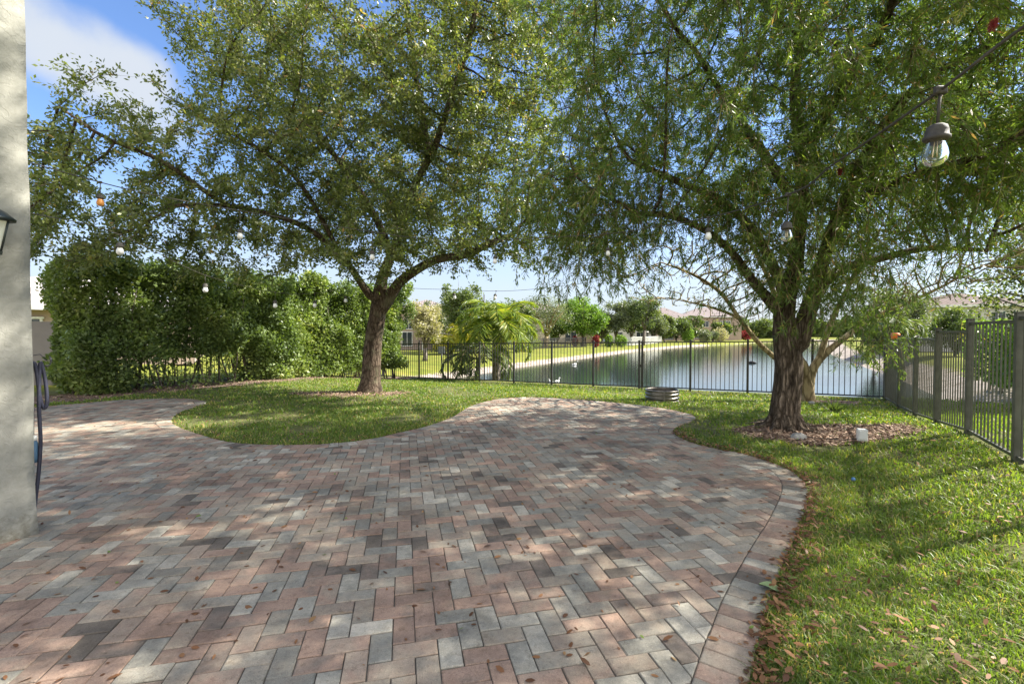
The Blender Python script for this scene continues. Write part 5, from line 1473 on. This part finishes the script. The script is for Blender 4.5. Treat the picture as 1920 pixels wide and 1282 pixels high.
low_fence('garden_fence', 'pale garden fence right of the clipped hedge blocks across the lake', 1176, 1240, 72, 90, 1.3, M['frame'], 5)
low_fence('garden_fence', 'dark fence below the pink house with the porch', 786, 876, 48, 50, 1.2, M['bronze'], 4)
def shelter(px, Y, label, w=3.0):
    c = at(px, 622, Y); z = GZ(px, Y); root = empty('garden_shelter', (c[0], c[1], z), .1, label, 'shelter')
    for k, (x, y) in enumerate(((-w/2, 0), (w/2, 0), (w/2, 2.4), (-w/2, 2.4))):
        mb = MB(); mb.box((x, y, 1.05), (.14, .14, 2.1)); mb.build('post', M['dark'], root, (0, 0, 0))
    mb = MB(); mb.add([(-w/2-.2, -.2, 2.1), (w/2+.2, -.2, 2.1), (w/2+.2, 2.6, 2.1), (-w/2-.2, 2.6, 2.1), (0, 1.2, 3.3)], [(0, 1, 4), (1, 2, 4), (2, 3, 4), (3, 0, 4), (3, 2, 1, 0)]); mb.build('canopy', M['wallwhite'], root, (0, 0, 0))
    mb = MB(); mb.box((0, 2.3, 1.0), (w-.2, .06, 1.9)); mb.build('screen', M['dark'], root, (0, 0, 0))
shelter(1226, 100, 'white pyramid-roofed shelter among the trees across the lake')
# sign on a thin leaning post
q = at(828, 656, 19.5); zq = gz(q[0], q[1]); root = empty('lake_sign', (q[0], q[1], zq), -.3, 'small grey notice board on a thin post behind the lake fence', 'sign')
mb = MB(); mb.tube([(.05, 0, 0), (0, 0, q[2]-zq)], .022, 8); mb.build('post', M['steel'], root, (0, 0, 0))
mb = MB(); mb.box((0, -.035, q[2]-zq), (.33, .02, .30), 0, .008); mb.build('board', M['signgrey'], root, (0, 0, 0))
# far street poles
for px, yt, Y, lab in ((1375, 532, 130, 'tall thin lamp pole on the far shore, leftmost'), (1396, 566, 150, 'shorter thin pole on the far shore'), (1430, 560, 150, 'thin pole on the far shore nearest the big trunk')):
    c = at(px, 622, Y); z = GZ(px, Y); zt = at(px, yt, Y)[2]; root = empty('lamp_pole', (c[0], c[1], z), 0, lab, 'pole', 'thin poles on the far shore')
    mb = MB(); mb.tube([(0, 0, 0), (0, 0, zt-z)], [.16, .10], 8); mb.build('pole', M['galv'], root, (0, 0, 0))
    mb = MB(); mb.tube([(0, 0, zt-z), (.9, 0, zt-z+.15)], .06, 6); mb.box((1.1, 0, zt-z+.12), (.6, .25, .12), 0, .03); mb.build('lamp_arm', M['galv'], root, (0, 0, 0))
# orange tub behind the fence corner
c = at(1679, 630, 13.4); zt = c[2]
mb = MB(); mb.lathe([(.001, -.09), (.085, -.08), (.11, .0), (.105, .07), (.075, .09), (.001, .09)], n=16)
root = empty('orange_lantern', (c[0], c[1], zt), 0, 'orange hanging pot on a stake behind the fence corner', 'pot'); mb.build('pot', M['orange'], root, (0, 0, 0))
g0 = gz(c[0], c[1]); mb = MB(); mb.tube([(0, 0, g0-zt), (0, 0, -.08)], .02, 6); mb.build('stake', M['steel'], root, (0, 0, 0))
# birds on the water
def bird(px, py, label, body, neck_m, sc, rz):
    k = (H-ZL)/(py-622.5)*F; c = at(px, py, k); root = None
    mb = MB(); pts = [(-.30, 0, .06), (-.2, 0, .06), (-.05, 0, .07), (.10, 0, .07), (.2, 0, .09), (.235, 0, .17), (.24, 0, .27), (.245, 0, .34), (.28, 0, .37), (.33, 0, .36), (.37, 0, .355), (.43, 0, .35)]
    r = [.012, .06, .105, .11, .07, .038, .03, .03, .045, .032, .012, .004]
    mb.tube([(x*sc, y*sc, z*sc) for x, y, z in pts], [q*sc for q in r], 10)
    o = mb.build('waterbird', body, None, (c[0], c[1], ZL-.01), rz); tag(o, label, 'bird'); return o
bird(1410, 681, 'dark water bird with raised neck swimming mid-lake', M['feather_b'], None, 1.15, 2.6)
bird(1077, 684, 'white water bird on the lake near the left bank', M['feather_w'], None, .8, .3)
bird(1044, 716, 'white bird at the water edge close behind the fence, right one', M['feather_w'], None, .6, .5)
bird(1033, 716, 'white bird at the water edge close behind the fence, left one', M['feather_w'], None, .5, 2.5)
# far tree line along the horizon : one mass
def treeline():
    rr = np.random.default_rng(77); P = []
    for (a0, a1, D, h, n) in ((-62, -14, 150, 8, 9000), (14, 62, 175, 9, 26000), (-14, 14, 190, 7, 14000)):
        a = np.radians(rr.uniform(a0, a1, n)); d = D+rr.uniform(-6, 6, n); X, Y = d*np.sin(a), d*np.cos(a)
        hh = h*(.55+.5*noise3(np.column_stack([a*14, a*0, a*0]), 1, 4)+.35*noise3(np.column_stack([a*55, a*0, a*0]), 1, 8)); z = rr.random(n)**.8*np.maximum(hh, 1.5)
        P.append(np.column_stack([X, Y, z-.5]))
    P = np.vstack(P); n = len(P); L = rr.uniform(.8, 1.5, n)
    me = leaf_mesh('far_woods', P, rr.normal(size=(n, 3)), L, L*.8, np.clip(rr.normal(.4, .2, n), 0, 1))
    tag(link('far_woods', me, M['leaf_far']), 'low belt of distant trees along the horizon', 'woods', kind='stuff')
treeline()

# ------------------------------------------------------------------ sky, sun, camera
SUN_DIR = Vector((1, .20, .0)).normalized(); EL = math.radians(41)
sun_vec = Vector((SUN_DIR.x*math.cos(EL), SUN_DIR.y*math.cos(EL), math.sin(EL)))
W = bpy.data.worlds.new('World'); S.world = W; W.use_nodes = True; nt = W.node_tree; nt.nodes.clear()
out = nt.nodes.new('ShaderNodeOutputWorld'); bg = nt.nodes.new('ShaderNodeBackground'); bg.inputs[1].default_value = .12
sky = nt.nodes.new('ShaderNodeTexSky'); sky.sky_type = 'NISHITA'; sky.sun_disc = False
sky.sun_elevation = EL; sky.sun_rotation = math.atan2(SUN_DIR.x, SUN_DIR.y); sky.air_density = 1.0; sky.dust_density = .6; sky.ozone_density = 1.6
tc = nt.nodes.new('ShaderNodeTexCoord')
sep = nt.nodes.new('ShaderNodeSeparateXYZ'); nt.links.new(tc.outputs['Generated'], sep.inputs[0])
def math_(op, a, b=None, c=None, clamp=False):
    n = nt.nodes.new('ShaderNodeMath'); n.operation = op; n.use_clamp = clamp
    for i, v in enumerate((a, b, c)):
        if v is None: continue
        if hasattr(v, 'links'): nt.links.new(v, n.inputs[i])
        else: n.inputs[i].default_value = v
    return n.outputs[0]
zc = math_('ADD', math_('MAXIMUM', sep.outputs[2], 0.0), .12)
px_ = math_('DIVIDE', sep.outputs[0], zc); py_ = math_('DIVIDE', sep.outputs[1], zc)
cb = nt.nodes.new('ShaderNodeCombineXYZ'); nt.links.new(px_, cb.inputs[0]); nt.links.new(py_, cb.inputs[1])
n1 = nt.nodes.new('ShaderNodeTexNoise'); n1.inputs['Scale'].default_value = .9; n1.inputs['Detail'].default_value = 7; n1.inputs['Roughness'].default_value = .55
nt.links.new(cb.outputs[0], n1.inputs['Vector'])
cir = math_('MULTIPLY', math_('SUBTRACT', n1.outputs[0], .50, clamp=True), 2.6, clamp=True)
# one cumulus low in the upper-left sky, at a fixed direction
C0 = Vector((-800/F, 1, (622-108)/F)).normalized(); Ax = Vector((C0.y, -C0.x, -.42)).normalized(); Ax = (Ax-C0*Ax.dot(C0)).normalized(); Ay = C0.cross(Ax)
def dot_(v):
    n = nt.nodes.new('ShaderNodeVectorMath'); n.operation = 'DOT_PRODUCT'; nt.links.new(tc.outputs['Generated'], n.inputs[0]); n.inputs[1].default_value = v; return n.outputs['Value']
u_ = math_('DIVIDE', dot_(Ax), .175); v_ = math_('DIVIDE', dot_(Ay), .062); fwd = math_('GREATER_THAN', dot_(C0), 0)
r2 = math_('ADD', math_('MULTIPLY', u_, u_), math_('MULTIPLY', v_, v_))
n2 = nt.nodes.new('ShaderNodeTexNoise'); n2.inputs['Scale'].default_value = 9; n2.inputs['Detail'].default_value = 6; nt.links.new(tc.outputs['Generated'], n2.inputs['Vector'])
bl = math_('SUBTRACT', math_('ADD', 1.15, math_('MULTIPLY', math_('SUBTRACT', n2.outputs[0], .5), 2.2)), r2)
mr = nt.nodes.new('ShaderNodeMapRange'); mr.interpolation_type = 'SMOOTHSTEP'; mr.inputs[1].default_value = -.25; mr.inputs[2].default_value = .95
nt.links.new(bl, mr.inputs[0]); blob = math_('MULTIPLY', mr.outputs[0], fwd)
low = nt.nodes.new('ShaderNodeMapRange'); low.interpolation_type = 'SMOOTHSTEP'; low.inputs[1].default_value = .34; low.inputs[2].default_value = .0; nt.links.new(sep.outputs[2], low.inputs[0])
lowf = math_('MULTIPLY', low.outputs[0], .88)
al = math_('MAXIMUM', math_('MAXIMUM', math_('MULTIPLY', cir, .35), math_('MULTIPLY', blob, .93)), lowf, clamp=True)
mx = nt.nodes.new('ShaderNodeMix'); mx.data_type = 'RGBA'; nt.links.new(al, mx.inputs[0])
tint = nt.nodes.new('ShaderNodeMix'); tint.data_type = 'RGBA'; tint.blend_type = 'MULTIPLY'; tint.inputs[0].default_value = 1; nt.links.new(sky.outputs[0], tint.inputs[6]); tint.inputs[7].default_value = (.55, .64, .79, 1)
nt.links.new(tint.outputs[2], mx.inputs[6]); mx.inputs[7].default_value = (2.15, 2.3, 2.5, 1)
# unseen bright clouds added behind the camera to lift the foreground shade
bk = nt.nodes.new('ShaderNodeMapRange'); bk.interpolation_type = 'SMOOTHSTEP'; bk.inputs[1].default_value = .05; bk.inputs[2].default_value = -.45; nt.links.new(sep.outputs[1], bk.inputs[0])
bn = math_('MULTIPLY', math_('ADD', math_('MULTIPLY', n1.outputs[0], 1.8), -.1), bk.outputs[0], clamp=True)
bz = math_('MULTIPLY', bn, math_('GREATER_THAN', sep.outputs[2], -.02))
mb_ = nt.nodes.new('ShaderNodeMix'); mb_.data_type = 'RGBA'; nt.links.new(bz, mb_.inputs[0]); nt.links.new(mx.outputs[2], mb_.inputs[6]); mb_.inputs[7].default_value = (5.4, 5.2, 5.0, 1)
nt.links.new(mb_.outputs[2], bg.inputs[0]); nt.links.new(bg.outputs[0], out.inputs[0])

ld = bpy.data.lights.new('sun', 'SUN'); ld.energy = 5.0; ld.angle = math.radians(.6); ld.color = (1, .94, .84)
so = bpy.data.objects.new('sun', ld); COL.objects.link(so); so.rotation_euler = (-sun_vec).to_track_quat('-Z', 'Y').to_euler(); so.location = (20, 0, 30)

cd = bpy.data.cameras.new('camera'); cam = bpy.data.objects.new('camera', cd); COL.objects.link(cam)
cam.location = (0, 0, H); cam.rotation_euler = (math.pi/2-PIT, 0, 0)
cd.sensor_width = 36; cd.lens = 36*F/1920; cd.clip_start = .05; cd.clip_end = 6000
S.camera = cam
S.view_settings.view_transform = 'Standard'; S.view_settings.look = 'None'; S.view_settings.gamma = 1
S.view_settings.exposure = 1.58
S.cycles.max_bounces = 7; S.cycles.diffuse_bounces = 3; S.cycles.glossy_bounces = 3; S.cycles.transmission_bounces = 5; S.cycles.transparent_max_bounces = 4
S.cycles.sample_clamp_indirect = 6
